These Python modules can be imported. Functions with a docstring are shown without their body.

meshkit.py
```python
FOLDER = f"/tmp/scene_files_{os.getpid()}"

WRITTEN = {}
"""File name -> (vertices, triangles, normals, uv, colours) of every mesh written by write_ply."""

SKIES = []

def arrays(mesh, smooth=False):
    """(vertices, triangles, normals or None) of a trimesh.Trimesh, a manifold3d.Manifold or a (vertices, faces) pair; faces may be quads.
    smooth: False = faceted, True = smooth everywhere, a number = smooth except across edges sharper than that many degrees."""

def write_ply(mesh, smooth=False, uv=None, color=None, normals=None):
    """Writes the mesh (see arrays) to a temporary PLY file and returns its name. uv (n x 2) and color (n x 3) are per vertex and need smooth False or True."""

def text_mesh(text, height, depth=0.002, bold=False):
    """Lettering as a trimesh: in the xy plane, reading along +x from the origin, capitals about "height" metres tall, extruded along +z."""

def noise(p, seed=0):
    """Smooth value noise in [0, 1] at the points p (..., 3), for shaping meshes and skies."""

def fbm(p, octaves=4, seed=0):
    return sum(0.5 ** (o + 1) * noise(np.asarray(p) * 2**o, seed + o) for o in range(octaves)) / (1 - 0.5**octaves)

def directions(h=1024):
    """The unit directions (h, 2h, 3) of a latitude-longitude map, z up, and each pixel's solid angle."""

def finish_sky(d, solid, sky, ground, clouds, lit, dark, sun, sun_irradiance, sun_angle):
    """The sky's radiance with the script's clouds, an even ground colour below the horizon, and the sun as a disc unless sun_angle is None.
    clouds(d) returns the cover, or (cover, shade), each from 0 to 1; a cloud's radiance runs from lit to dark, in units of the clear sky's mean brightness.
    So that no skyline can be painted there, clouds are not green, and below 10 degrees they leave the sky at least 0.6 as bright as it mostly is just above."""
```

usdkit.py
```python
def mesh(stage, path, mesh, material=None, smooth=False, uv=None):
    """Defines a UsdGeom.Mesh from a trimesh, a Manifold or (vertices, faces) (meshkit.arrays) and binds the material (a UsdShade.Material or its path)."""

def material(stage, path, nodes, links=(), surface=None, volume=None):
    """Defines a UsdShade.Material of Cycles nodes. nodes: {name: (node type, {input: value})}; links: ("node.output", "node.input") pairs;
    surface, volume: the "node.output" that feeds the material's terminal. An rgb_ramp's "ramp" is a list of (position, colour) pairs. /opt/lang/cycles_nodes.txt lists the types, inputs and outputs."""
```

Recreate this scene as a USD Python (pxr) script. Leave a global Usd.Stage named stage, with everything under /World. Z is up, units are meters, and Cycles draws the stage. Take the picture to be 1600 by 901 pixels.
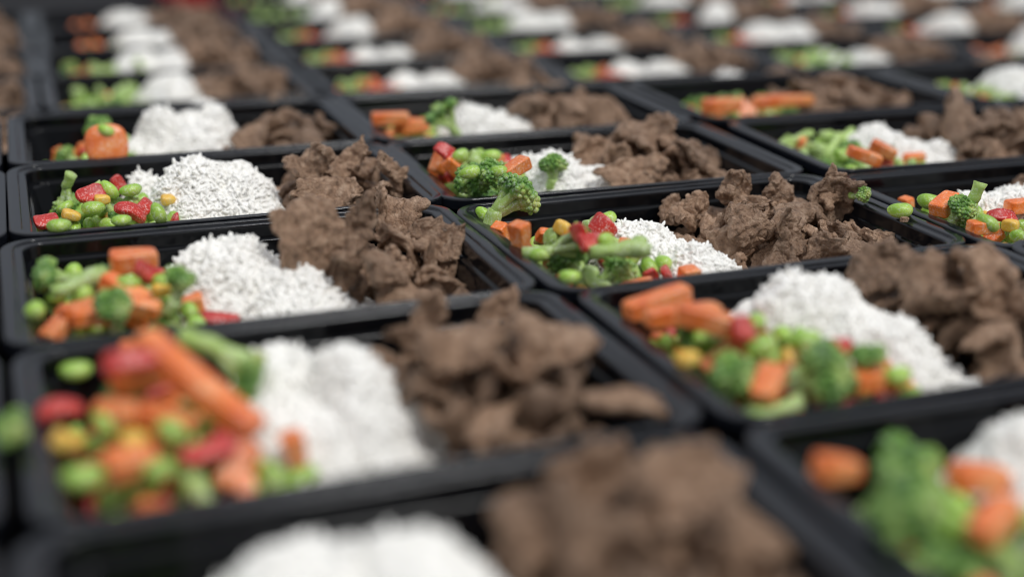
import math
import numpy as np, trimesh, usdkit, meshkit
from pxr import Usd, UsdGeom, UsdLux, UsdShade, Gf, Sdf, Vt

stage = Usd.Stage.CreateInMemory()
UsdGeom.SetStageUpAxis(stage, 'Z')
UsdGeom.SetStageMetersPerUnit(stage, 1.0)
UsdGeom.Xform.Define(stage, '/World')
UsdGeom.Scope.Define(stage, '/World/Looks')

# ------------------------------------------------------------------ camera, sky, light, exposure
CAM = np.array([0.0202, -0.2305, 0.2000])
YAW, PITCH, ROLL, FPX = 0.3413, 0.3308, 0.0097, 2129.3
FOCUS, FSTOP, EXPOSURE = 0.735, 2.45, 0.40
SUN_EL, SUN_AZ, SUN_I, SUN_ANGLE = 58.0, 150.0, 0.36, 14.0       # overcast: a broad, weak sun behind cloud
SKY_STRENGTH, CLOUD = 0.10, 5.6

fwd = np.array([math.sin(YAW) * math.cos(PITCH), math.cos(YAW) * math.cos(PITCH), -math.sin(PITCH)])
rgt0 = np.array([math.cos(YAW), -math.sin(YAW), 0.0])
up0 = np.cross(rgt0, fwd)
rgt = rgt0 * math.cos(ROLL) + up0 * math.sin(ROLL)
upv = -rgt0 * math.sin(ROLL) + up0 * math.cos(ROLL)
cam = UsdGeom.Camera.Define(stage, '/World/camera')
cam.AddTransformOp().Set(Gf.Matrix4d(*[float(v) for v in (*rgt, 0, *upv, 0, *(-fwd), 0, *CAM, 1)]))
cam.CreateHorizontalApertureAttr(36.0)
cam.CreateVerticalApertureAttr(36.0 * 9 / 16)
cam.CreateFocalLengthAttr(FPX / 1600 * 36.0)
cam.CreateFStopAttr(FSTOP)
cam.CreateFocusDistanceAttr(FOCUS)
cam.CreateClippingRangeAttr(Gf.Vec2f(0.01, 100.0))
cam.CreateExposureAttr(EXPOSURE)

el, az = math.radians(SUN_EL), math.radians(SUN_AZ)
M_ = usdkit.material
sky_mat = M_(stage, '/World/Looks/overcast_sky', {
    'sky': ('sky_texture', {'sky_type': 'single_scattering', 'sun_disc': False, 'sun_elevation': el, 'sun_rotation': az}),
    'tc': ('texture_coordinate', {}),
    'sep': ('separate_xyz', {}),
    'zc': ('clamp', {'min': 0.0, 'max': 1.0}), 'zp': ('math', {'math_type': 'power', 'value2': 1.3}),
    'cie': ('map_range', {'from_min': 0.0, 'from_max': 1.0, 'to_min': 0.20, 'to_max': 1.45, 'clamp': True}),
    'n': ('noise_texture', {'scale': 2.2, 'detail': 5.0, 'roughness': 0.55}),
    'nr': ('rgb_ramp', {'ramp': [(0.30, (0.80, 0.81, 0.84)), (0.70, (1.08, 1.07, 1.06))]}),
    'base': ('mix_color', {'blend_type': 'multiply', 'fac': 1.0, 'a': (CLOUD * 0.965, CLOUD * 1.0, CLOUD * 1.055), 'use_clamp': False}),
    'grad': ('mix_color', {'blend_type': 'multiply', 'fac': 1.0, 'use_clamp': False}),
    'all': ('mix_color', {'blend_type': 'mix', 'fac': 0.93, 'use_clamp': False}),
    'bg': ('background_shader', {'strength': SKY_STRENGTH}),
}, [('tc.generated', 'sep.vector'), ('sep.z', 'zc.value'), ('zc.result', 'zp.value1'), ('zp.value', 'cie.value'), ('tc.generated', 'n.vector'), ('n.fac', 'nr.fac'),
    ('nr.color', 'base.b'), ('base.result', 'grad.a'), ('cie.result', 'grad.b'),
    ('sky.color', 'all.a'), ('grad.result', 'all.b'), ('all.result', 'bg.color')], surface='bg.background')
dome = UsdLux.DomeLight.Define(stage, '/World/sky')
dome.CreateIntensityAttr(1.0)
UsdShade.MaterialBindingAPI.Apply(dome.GetPrim()).Bind(sky_mat)
dome.GetPrim().SetCustomDataByKey('kind', 'structure')
sun = UsdLux.DistantLight.Define(stage, '/World/sun')
sun.CreateIntensityAttr(SUN_I)
sun.CreateAngleAttr(SUN_ANGLE)
sun.CreateNormalizeAttr(True)
sun.CreateColorAttr(Gf.Vec3f(1.0, 0.985, 0.955))
sd = np.array([math.sin(az) * math.cos(el), math.cos(az) * math.cos(el), math.sin(el)])
zx = np.cross([0, 0, 1.0], sd); zx /= np.linalg.norm(zx); zy = np.cross(sd, zx)
sun.AddTransformOp().Set(Gf.Matrix4d(*[float(v) for v in (*zx, 0, *zy, 0, *sd, 0, 0, 0, 3, 1)]))

# ------------------------------------------------------------------ materials
def mat(name, ramp, rough=0.5, spec=0.35, scale=120.0, detail=3.0, frost=0.0, frost_scale=900.0, frost_col=(0.78, 0.83, 0.82),
        bump=0.0, bump_scale=500.0, cracks=0.0, sss=0.0, sss_scale=0.003, patch_scale=110.0, frost_lo=0.5, frost_hi=0.62, vary=0.0, bump_dist=0.0012):
    nodes = {
        'geo': ('texture_coordinate', {}),
        'n': ('noise_texture', {'scale': scale, 'detail': detail, 'roughness': 0.6}),
        'r': ('rgb_ramp', {'ramp': ramp}),
        'p': ('principled_bsdf', {'roughness': rough, 'specular_ior_level': spec, 'subsurface_weight': sss, 'subsurface_scale': sss_scale, 'subsurface_radius': (1.0, 0.8, 0.6)}),
    }
    links = [('geo.object', 'n.vector'), ('n.fac', 'r.fac')]
    out = 'r.color'
    if vary > 0:
        nodes.update({'oi': ('object_info', {}), 'vm': ('map_range', {'from_min': 0.0, 'from_max': 1.0, 'to_min': 1.0 - vary, 'to_max': 1.0 + vary}), 'hv': ('hsv', {'fac': 1.0})})
        links += [('oi.random', 'vm.value'), ('vm.result', 'hv.value'), (out, 'hv.color')]
        out = 'hv.color'
    if frost > 0:
        nodes.update({
            'fn': ('noise_texture', {'scale': frost_scale, 'detail': 2.0, 'roughness': 0.7}),
            'fr': ('map_range', {'from_min': frost_lo, 'from_max': frost_hi, 'to_min': 0.0, 'to_max': 1.0, 'clamp': True}),
            'pn': ('noise_texture', {'scale': patch_scale, 'detail': 2.0}),
            'pr': ('map_range', {'from_min': 0.36, 'from_max': 0.66, 'to_min': 0.18, 'to_max': 1.0, 'clamp': True}),
            'm1': ('math', {'math_type': 'multiply'}),
            'm2': ('math', {'math_type': 'multiply', 'value2': frost}),
            'fm': ('mix_color', {'blend_type': 'mix', 'b': frost_col}),
        })
        links += [('geo.object', 'fn.vector'), ('geo.object', 'pn.vector'), ('fn.fac', 'fr.value'), ('pn.fac', 'pr.value'), ('fr.result', 'm1.value1'), ('pr.result', 'm1.value2'),
                  ('m1.value', 'm2.value1'), ('m2.value', 'fm.fac'), (out, 'fm.a')]
        out = 'fm.result'
    links.append((out, 'p.base_color'))
    if bump > 0:
        nodes['bn'] = ('noise_texture', {'scale': bump_scale, 'detail': 5.0, 'roughness': 0.65})
        nodes['b'] = ('bump', {'strength': bump, 'distance': bump_dist})
        links += [('geo.object', 'bn.vector'), ('b.normal', 'p.normal')]
        if cracks > 0:
            nodes['wn'] = ('noise_texture', {'scale': 260.0, 'detail': 2.0})
            nodes['wa'] = ('mix_vector', {'fac': 0.004})
            nodes['v'] = ('voronoi_texture', {'feature': 'distance_to_edge', 'scale': 210.0})
            nodes['vr'] = ('map_range', {'from_min': 0.0, 'from_max': 0.11, 'to_min': -cracks, 'to_max': 0.0, 'clamp': True})
            nodes['ad'] = ('math', {'math_type': 'add'})
            links += [('geo.object', 'wn.vector'), ('geo.object', 'wa.a'), ('wn.color', 'wa.b'), ('wa.result', 'v.vector'), ('v.distance', 'vr.value'),
                      ('vr.result', 'ad.value1'), ('bn.fac', 'ad.value2'), ('ad.value', 'b.height')]
        else:
            links.append(('bn.fac', 'b.height'))
    return M_(stage, '/World/Looks/' + name, nodes, links, surface='p.BSDF')

def rice_mat(name, ramp, scale):
    return M_(stage, '/World/Looks/' + name, {
        'tc': ('texture_coordinate', {}), 'n': ('noise_texture', {'scale': scale, 'detail': 3.0}), 'r': ('rgb_ramp', {'ramp': ramp}),
        'p': ('principled_bsdf', {'roughness': 0.36, 'specular_ior_level': 0.4})},
        [('tc.object', 'n.vector'), ('n.fac', 'r.fac'), ('r.color', 'p.base_color')], surface='p.BSDF')
MAT = {
    'plastic': M_(stage, '/World/Looks/black_plastic', {
        'tc': ('texture_coordinate', {}), 'n': ('noise_texture', {'scale': 55.0, 'detail': 4.0}),
        'rr': ('map_range', {'from_min': 0.3, 'from_max': 0.7, 'to_min': 0.05, 'to_max': 0.12}),
        'bn': ('noise_texture', {'scale': 30.0, 'detail': 1.0}), 'b': ('bump', {'strength': 0.05, 'distance': 0.002}),
        'p': ('principled_bsdf', {'base_color': (0.0026, 0.0028, 0.0034), 'specular_ior_level': 0.20})},
        [('tc.object', 'n.vector'), ('n.fac', 'rr.value'), ('rr.result', 'p.roughness'), ('tc.object', 'bn.vector'), ('bn.fac', 'b.height'), ('b.normal', 'p.normal')], surface='p.BSDF'),
    'rim': M_(stage, '/World/Looks/satin_black_rim', {
        'tc': ('texture_coordinate', {}), 'n': ('noise_texture', {'scale': 70.0, 'detail': 5.0}),
        'rr': ('map_range', {'from_min': 0.3, 'from_max': 0.7, 'to_min': 0.09, 'to_max': 0.18}),
        'p': ('principled_bsdf', {'base_color': (0.0038, 0.0043, 0.0060), 'specular_ior_level': 0.50})},
        [('tc.object', 'n.vector'), ('n.fac', 'rr.value'), ('rr.result', 'p.roughness')], surface='p.BSDF'),
    'rice': rice_mat('cooked_rice', [(0.3, (0.87, 0.845, 0.78)), (0.5, (0.915, 0.90, 0.86)), (0.7, (0.94, 0.93, 0.905))], 60.0),
    'packed': mat('packed_rice', [(0.3, (0.90, 0.88, 0.82)), (0.7, (0.94, 0.93, 0.90))], rough=0.6, scale=300, bump=0.6, bump_scale=420),
    'beef': mat('cooked_beef', [(0.30, (0.125, 0.072, 0.041)), (0.46, (0.262, 0.158, 0.097)), (0.56, (0.335, 0.212, 0.136)), (0.70, (0.45, 0.31, 0.215))], rough=0.36, spec=0.55, scale=200, detail=7, bump=1.0, bump_scale=820, cracks=0.20, vary=0.22, bump_dist=0.0015),
    'bean': mat('frozen_edamame', [(0.34, (0.20, 0.40, 0.030)), (0.52, (0.33, 0.54, 0.055)), (0.68, (0.48, 0.64, 0.13))], rough=0.22, spec=0.5, scale=55, frost=0.42, bump=0.25, bump_scale=900, vary=0.16),
    'carrot': mat('frozen_carrot', [(0.32, (0.66, 0.11, 0.014)), (0.52, (0.80, 0.20, 0.03)), (0.68, (0.86, 0.33, 0.10))], rough=0.24, spec=0.5, scale=75, frost=0.5, bump=0.3, bump_scale=500, frost_col=(0.85, 0.72, 0.66), vary=0.12),
    'pepper': mat('frozen_red_pepper', [(0.3, (0.36, 0.012, 0.012)), (0.55, (0.55, 0.026, 0.016)), (0.8, (0.62, 0.06, 0.03))], rough=0.33, spec=0.5, scale=60, frost=0.6, bump=0.25, bump_scale=700, frost_col=(0.85, 0.7, 0.68), frost_lo=0.54),
    'corn': mat('frozen_corn', [(0.3, (0.70, 0.36, 0.03)), (0.6, (0.80, 0.50, 0.07)), (0.8, (0.82, 0.60, 0.16))], rough=0.36, spec=0.45, scale=80, frost=0.3, bump=0.15, bump_scale=600),
    'stalk': mat('broccoli_stalk', [(0.3, (0.27, 0.42, 0.075)), (0.55, (0.39, 0.54, 0.15)), (0.8, (0.52, 0.63, 0.27))], rough=0.45, spec=0.35, scale=70, frost=0.62, bump=0.3, bump_scale=600, vary=0.15),
    'crown': mat('broccoli_crown', [(0.32, (0.05, 0.155, 0.020)), (0.46, (0.17, 0.35, 0.055)), (0.56, (0.33, 0.50, 0.11)), (0.68, (0.55, 0.60, 0.17))], rough=0.55, spec=0.3, scale=95, frost=0.5, bump=0.8, bump_scale=1500, patch_scale=130),
    'cloth': mat('black_tablecloth', [(0.3, (0.008, 0.008, 0.009)), (0.7, (0.016, 0.016, 0.018))], rough=0.85, spec=0.2, scale=400, bump=0.3, bump_scale=2500),
    'red': mat('red_plastic', [(0.3, (0.30, 0.010, 0.014)), (0.7, (0.40, 0.016, 0.020))], rough=0.4, spec=0.4, scale=30),
    'ground': mat('dark_asphalt', [(0.3, (0.035, 0.035, 0.036)), (0.7, (0.065, 0.064, 0.062))], rough=0.9, spec=0.2, scale=40, bump=0.5, bump_scale=90),
}

# ------------------------------------------------------------------ scene helpers
_names = {}
def numbered(parent, name):
    k = _names.get((parent, name), 0); _names[(parent, name)] = k + 1
    return f'{parent}/{name}' if k == 0 else f'{parent}/{name}_{k:03d}'
def tag(prim, label=None, cat=None, group=None, kind=None):
    p = prim.GetPrim() if hasattr(prim, 'GetPrim') else prim
    for k, v in (('label', label), ('category', cat), ('group', group), ('kind', kind)):
        if v: p.SetCustomDataByKey(k, v)
    return p
def place(x, loc, rz=0.0):
    x.AddTranslateOp().Set(Gf.Vec3d(*map(float, loc)))
    x.AddRotateZOp().Set(float(rz))
def thing(name, label, cat, loc=(0, 0, 0), rz=0.0, group=None):
    x = UsdGeom.Xform.Define(stage, numbered('/World', name)); place(x, loc, rz)
    tag(x, label, cat, group); return x
def obj(name, m, material, parent=None, smooth=False):
    par = str(parent.GetPath()) if parent is not None else '/World'
    return usdkit.mesh(stage, numbered(par, name), m, MAT[material], smooth=smooth)
def mesh_thing(name, m, material, label, cat, loc, group=None, smooth=True):
    o = obj(name, m, material, None, smooth); place(o, loc); tag(o, label, cat, group); return o
def copy_of(src, name, label, cat, loc, rz=0.0, group=None):
    x = UsdGeom.Xform.Define(stage, numbered('/World', name))
    x.GetPrim().GetReferences().AddInternalReference(src.GetPath()); x.GetPrim().SetInstanceable(True)
    ops = {o.GetOpName(): o for o in UsdGeom.Xformable(x).GetOrderedXformOps()}
    ops['xformOp:translate'].Set(Gf.Vec3d(*map(float, loc))); ops['xformOp:rotateZ'].Set(float(rz))
    tag(x, label, cat, group); return x
def cat_mesh(ms):
    off, V, F = 0, [], []
    for v, f in ms:
        V.append(v); F.append(f + off); off += len(v)
    return np.vstack(V), np.vstack(F)
def rotm(ax, ay, azr):
    cx, sx, cy, sy, cz, sz = math.cos(ax), math.sin(ax), math.cos(ay), math.sin(ay), math.cos(azr), math.sin(azr)
    return (np.array([[cz, -sz, 0], [sz, cz, 0], [0, 0, 1]]) @ np.array([[cy, 0, sy], [0, 1, 0], [-sy, 0, cy]]) @ np.array([[1, 0, 0], [0, cx, -sx], [0, sx, cx]]))
def rand_rot(rng):
    q = rng.normal(size=4); q /= np.linalg.norm(q); w, x, y, z = q
    return np.array([[1 - 2 * (y * y + z * z), 2 * (x * y - z * w), 2 * (x * z + y * w)], [2 * (x * y + z * w), 1 - 2 * (x * x + z * z), 2 * (y * z - x * w)], [2 * (x * z - y * w), 2 * (y * z + x * w), 1 - 2 * (x * x + y * y)]])
_ico = {k: (np.array(trimesh.creation.icosphere(subdivisions=k).vertices), np.array(trimesh.creation.icosphere(subdivisions=k).faces)) for k in (0, 1, 2, 3, 4)}

# ------------------------------------------------------------------ the setting: ground, two tables
LX, WY = 0.235, 0.1555                                   # pitch of the trays
DEPTH = 0.046
DROP2, ROW2 = 0.027, 5                                   # the second table stands a little lower, from row 5 on
g = trimesh.creation.box((60, 60, 0.1)); g.apply_translation((0, 0, -0.87))
tag(obj('ground', g, 'ground'), kind='structure')
def table(y0, y1, ztop, label):
    t = thing('table', label, 'table', (1.0, (y0 + y1) / 2, 0))
    def bx(w, d, h, x, y, z): b = trimesh.creation.box((w, d, h)); b.apply_translation((x, y, z)); return b
    W, D = 4.6, y1 - y0
    obj('tabletop', bx(W, D, 0.03, 0, 0, ztop - 0.018), 'cloth', t)
    cl = [bx(W, 0.003, 0.25, 0, s * (D / 2 + 0.0045), ztop - 0.128) for s in (-1, 1)]
    obj('tablecloth', trimesh.util.concatenate(cl + [bx(W, D + 0.006, 0.0028, 0, 0, ztop - 0.0014)]), 'cloth', t)
    for sx in (-1, 1):
        for sy in (-1, 1):
            obj('leg', bx(0.04, 0.04, 0.82 + ztop - 0.034, sx * (W / 2 - 0.12), sy * (D / 2 - 0.08), (ztop - 0.034 - 0.82) / 2), 'cloth', t)
table(-0.62, ROW2 * WY - 0.004, -DEPTH - 0.001, 'black covered table carrying the nearest rows of meal trays')
table(ROW2 * WY + 0.006, 2.75, -DEPTH - 0.001 - DROP2, 'lower black covered table carrying the far blurred rows of trays')

# ------------------------------------------------------------------ the tray
TW, TD = 0.2325, 0.1535                                 # outer size
def ring(d, z, r, chamfer=False, n=12):
    hx, hy = TW / 2 - d, TD / 2 - (d * 0.45 if d < 0.0116 else d - 0.0064)      # the long sides' flanges are narrower
    pts = []
    for q in range(4):
        t = np.linspace(0, 1, n)
        if not chamfer:
            a = t * math.pi / 2
            c = np.stack([hx - r + r * np.cos(a), hy - r + r * np.sin(a)], 1) if q in (0, 2) else np.stack([hy - r + r * np.cos(a), hx - r + r * np.sin(a)], 1)
        else:                                            # corner cut by a flat facet whose two ends are rounded
            X, Y = (hx, hy) if q in (0, 2) else (hy, hx)
            c0, rr = r, 0.0022
            p0, p1 = np.array([X, Y - c0]), np.array([X - c0, Y])
            h = n // 2; k = rr * math.tan(math.pi / 8)
            a = np.linspace(0, math.pi / 4, h)
            ca = np.array([X - rr, Y - c0 - k]); cb = np.array([X - c0 - k, Y - rr])
            c = np.vstack([ca + rr * np.stack([np.cos(a), np.sin(a)], 1), cb + rr * np.stack([np.cos(a + math.pi / 4), np.sin(a + math.pi / 4)], 1)])
        ang = q * math.pi / 2
        pts.append(c @ np.array([[math.cos(ang), math.sin(ang)], [-math.sin(ang), math.cos(ang)]]))
    P = np.vstack(pts)
    return np.column_stack([P, np.full(len(P), z)])
def loft(rings, cap_last=False, cap_first=False):
    n = len(rings[0]); V = np.vstack(rings); F = []
    for i in range(len(rings) - 1):
        a = i * n + np.arange(n); b = i * n + (np.arange(n) + 1) % n
        F += [np.stack([a, b, b + n], 1), np.stack([a, b + n, a + n], 1)]
    F = np.vstack(F)
    for first, last in ((True, False), (False, True)):
        if (first and cap_first) or (last and cap_last):
            base = 0 if first else (len(rings) - 1) * n
            V = np.vstack([V, V[base:base + n].mean(0)]); c = len(V) - 1
            a = base + np.arange(n); b = base + (np.arange(n) + 1) % n
            F = np.vstack([F, np.stack([a, b, np.full(n, c)], 1) if last else np.stack([b, a, np.full(n, c)], 1)])
    return V, F
RIM = [(0.0012, -0.0064, .015), (0.0000, -0.0062, .016), (0.0001, -0.0016, .016), (0.0006, -0.0005, .0155), (0.0016, 0.0, .0148), (0.0058, 0.0001, .0125),
       (0.0066, -0.0003, .012), (0.0071, -0.0012, .0118), (0.0077, -0.0014, .0115), (0.0103, -0.0016, .0105), (0.0111, -0.0020, .010), (0.0116, -0.0030, .0098)]
WALL = [(0.0116, -0.0030, .0098, 0), (0.0119, -0.0080, .0096, 0), (0.0123, -0.0091, .0094, 0), (0.0136, -0.0097, .0088, 0), (0.0143, -0.0103, .0085, 1), (0.0146, -0.0116, .0088, 1), (0.0205, -0.0385, .0098, 1),
        (0.0213, -0.0412, .0098, 1), (0.0232, -0.0432, .0095, 1), (0.0265, -0.0440, .0085, 1)]
rim_rings = [ring(d, z, r) for d, z, r in RIM]
rim_under = [ring(0.0108, -0.0042, .0102), ring(0.0070, -0.0026, .012), ring(0.0018, -0.0016, .0146), ring(0.0012, -0.0064, .015)]
def tray_meshes():
    rim = loft(rim_rings + [ring(0.0116, -0.0042, .0098)] + rim_under)
    wall = loft([ring(d, z, r, bool(c)) for d, z, r, c in WALL] , cap_last=True)
    skin = loft([ring(0.0110, -0.0043, .0102), ring(0.0112, -0.0092, .0098), ring(0.0134, -0.0106, .0095, True), ring(0.0198, -0.0390, .0102, True), ring(0.0225, -0.0446, .0100, True), ring(0.03, -0.0458, .0085, True)], cap_last=True)
    return rim, cat_mesh([wall, (skin[0], skin[1][:, ::-1])])
prof_d = np.array([d for d, z, r in RIM[2:]] + [w[0] for w in WALL[1:]] + [0.2]); prof_z = np.array([z for d, z, r in RIM[2:]] + [w[1] for w in WALL[1:]] + [-0.044])
FLOOR = -0.044

RES = 0.0013
GX = np.arange(-0.136, 0.136, RES); GY = np.arange(-0.094, 0.094, RES)
gx, gy = np.meshgrid(GX, GY, indexing='ij')
def inset(x, y, r=0.0155):
    qx, qy = np.abs(x) - (TW / 2 - r), np.abs(y) - (TD / 2 + 0.0064 - r)
    return r - (np.hypot(np.maximum(qx, 0), np.maximum(qy, 0)) + np.minimum(np.maximum(qx, qy), 0))
def tray_height(x, y): return np.interp(inset(x, y), prof_d, prof_z, left=-0.001)
H0 = tray_height(gx, gy); INS = inset(gx, gy)

# ------------------------------------------------------------------ food pieces (local meshes centred at the origin)
def superell(rng, sx, sy, sz, e=0.45, sub=3, noise=0.03, taper=0.0, bend=0.0):
    v, f = _ico[sub]
    p = np.sign(v) * np.abs(v) ** e; p /= np.maximum(np.abs(p).max(0), 1e-9)
    p = p * np.array([sx, sy, sz]) / 2
    u = p[:, 0] / (sx / 2)
    p[:, 1:] *= (1 - taper * u)[:, None]
    p[:, 2] += bend * (u ** 2 - 0.4) * sx / 2
    s0 = int(rng.integers(1e6)); m = min(sx, sy, sz)
    n = np.stack([meshkit.noise(p / (m * 0.9) + 7, s0 + k) for k in range(3)], 1) - 0.5
    n2 = np.stack([meshkit.noise(p / (m * 0.3) + 3, s0 + 5 + k) for k in range(3)], 1) - 0.5
    return p + n * m * noise * 4 + n2 * m * noise, f
def bean(rng, sub=3, round_share=0.35):
    pea = rng.random() < round_share; L = rng.uniform(0.0080, 0.0098) if pea else rng.uniform(0.0105, 0.0138); v, f = _ico[sub]
    p = v * np.array([L / 2, L * (0.46 if pea else rng.uniform(0.30, 0.36)), L * (0.45 if pea else rng.uniform(0.27, 0.32))])
    u = p[:, 0] / (L / 2)
    p[:, 1] += 0.14 * L * (u ** 2 - 0.4)                                         # kidney curve
    p[:, 1] -= 0.05 * L * np.exp(-(u / 0.35) ** 2) * (v[:, 1] > 0) * np.abs(v[:, 1])
    n = meshkit.noise(p / 0.004 + 5, int(rng.integers(1e6))) - 0.5
    return p * (1 + 0.09 * n[:, None]), f
def carrot(rng, sx=None, sy=None, sz=None, sub=3):
    sx = sx or rng.uniform(0.009, 0.022); sy = (sy or rng.uniform(0.007, 0.0105)) * 0.86; sz = (sz or rng.uniform(0.006, 0.009)) * 0.84
    return superell(rng, sx, sy, sz, 0.24, sub, 0.022, rng.uniform(-0.1, 0.22), rng.uniform(-0.06, 0.06))
def pepper(rng, sx=None, sub=3):
    return superell(rng, sx or rng.uniform(0.010, 0.018), rng.uniform(0.007, 0.011), rng.uniform(0.0035, 0.0055), 0.5, sub, 0.05, rng.uniform(-0.2, 0.3), rng.uniform(-0.5, 0.5))
def corn(rng, sub=3):
    return superell(rng, rng.uniform(0.008, 0.0105), rng.uniform(0.007, 0.009), rng.uniform(0.0055, 0.007), 0.62, sub, 0.025, rng.uniform(0.12, 0.28))
def tube(pts, rad, n=10):
    pts = np.asarray(pts, float); m = len(pts); T = np.gradient(pts, axis=0); T /= np.linalg.norm(T, axis=1, keepdims=True)
    a = np.cross(T, [0.31, 0.87, 0.1]); a /= np.linalg.norm(a, axis=1, keepdims=True); b = np.cross(T, a)
    th = np.linspace(0, 2 * math.pi, n, endpoint=False)
    R = [pts[i] + rad[i] * (np.cos(th)[:, None] * a[i] + np.sin(th)[:, None] * b[i]) for i in range(m)]
    V = np.vstack(R + [pts[:1], pts[-1:]]); F = []
    for i in range(m - 1):
        p = i * n + np.arange(n); q = i * n + (np.arange(n) + 1) % n
        F += [np.stack([p, q, q + n], 1), np.stack([p, q + n, p + n], 1)]
    k = np.arange(n); k2 = (k + 1) % n
    F += [np.stack([k2, k, np.full(n, m * n)], 1), np.stack([(m - 1) * n + k, (m - 1) * n + k2, np.full(n, m * n + 1)], 1)]
    return V, np.vstack(F)
def fib(n):
    i = np.arange(n) + 0.5; ph = np.arccos(1 - 2 * i / n); th = math.pi * (1 + 5 ** 0.5) * i
    return np.stack([np.cos(th) * np.sin(ph), np.sin(th) * np.sin(ph), np.cos(ph)], 1)
def floret(rng, size=0.022, length=None, fine=1, spread=0.62, lobes=None, buds=34):
    """stalk mesh, crown mesh; the stalk runs along +z, crown on top; centred near its middle."""
    length = length or size * rng.uniform(0.75, 1.15)
    nl = lobes or int(rng.integers(5, 8)); R = size / 2
    stalk, crown = [], []
    j = np.array([rng.normal() * 0.08 * length, rng.normal() * 0.08 * length, length * 0.55])
    r0 = size * rng.uniform(0.17, 0.22)
    t = np.linspace(0, 1, 5)[:, None]
    stalk.append(tube(np.array([0, 0, 0]) * (1 - t) + j * t, r0 * np.array([1.12, 1.0, 0.95, 0.98, 0.9]), 12))
    for k in range(nl):
        a = 2 * math.pi * k / max(nl - 1, 1) + rng.uniform(-0.3, 0.3); rad = R * spread * rng.uniform(0.8, 1.1) if k < nl - 1 else 0
        c = np.array([math.cos(a) * rad, math.sin(a) * rad, length + R * (0.30 if rad else 0.55) + rng.normal() * 0.08 * R])
        mid = j + (c - j) * 0.5 + np.array([math.cos(a), math.sin(a), 0]) * rad * 0.12
        s = np.linspace(0, 1, 5)[:, None]
        path = (1 - s) ** 2 * (j * 0.9) + 2 * s * (1 - s) * mid + s ** 2 * c
        stalk.append(tube(path, r0 * np.array([0.75, 0.62, 0.55, 0.6, 0.7]), 8))
        lr = R * rng.uniform(0.44, 0.56)
        v, f = _ico[2 if fine else 1]; crown.append((v * lr * 0.9 + c, f))
        D = fib(buds) @ rand_rot(rng).T
        D = D[D @ ((c - j) / np.linalg.norm(c - j)) > -0.35]
        bv, bf = _ico[fine]
        for d in D:
            br = lr * rng.uniform(0.20, 0.31)
            crown.append((bv * br + c + d * lr * rng.uniform(0.84, 1.0), bf))
    S, C = cat_mesh(stalk), cat_mesh(crown)
    allv = np.vstack([S[0], C[0]]); mid = (allv.min(0) + allv.max(0)) / 2
    S = (S[0] - mid, S[1]); C = (C[0] - mid, C[1])
    w = np.stack([meshkit.noise(S[0] / 0.004 + 9, 3 + k) for k in range(3)], 1) - 0.5
    return (S[0] + w * 0.0012, S[1]), C
def stem_piece(rng, size=0.026, fine=0):
    """a forked cut of broccoli stem with a thin cap of buds"""
    S, C = floret(rng, size, size * 1.0, fine, 0.9, int(rng.integers(3, 5)), 16)
    return S, C
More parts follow.
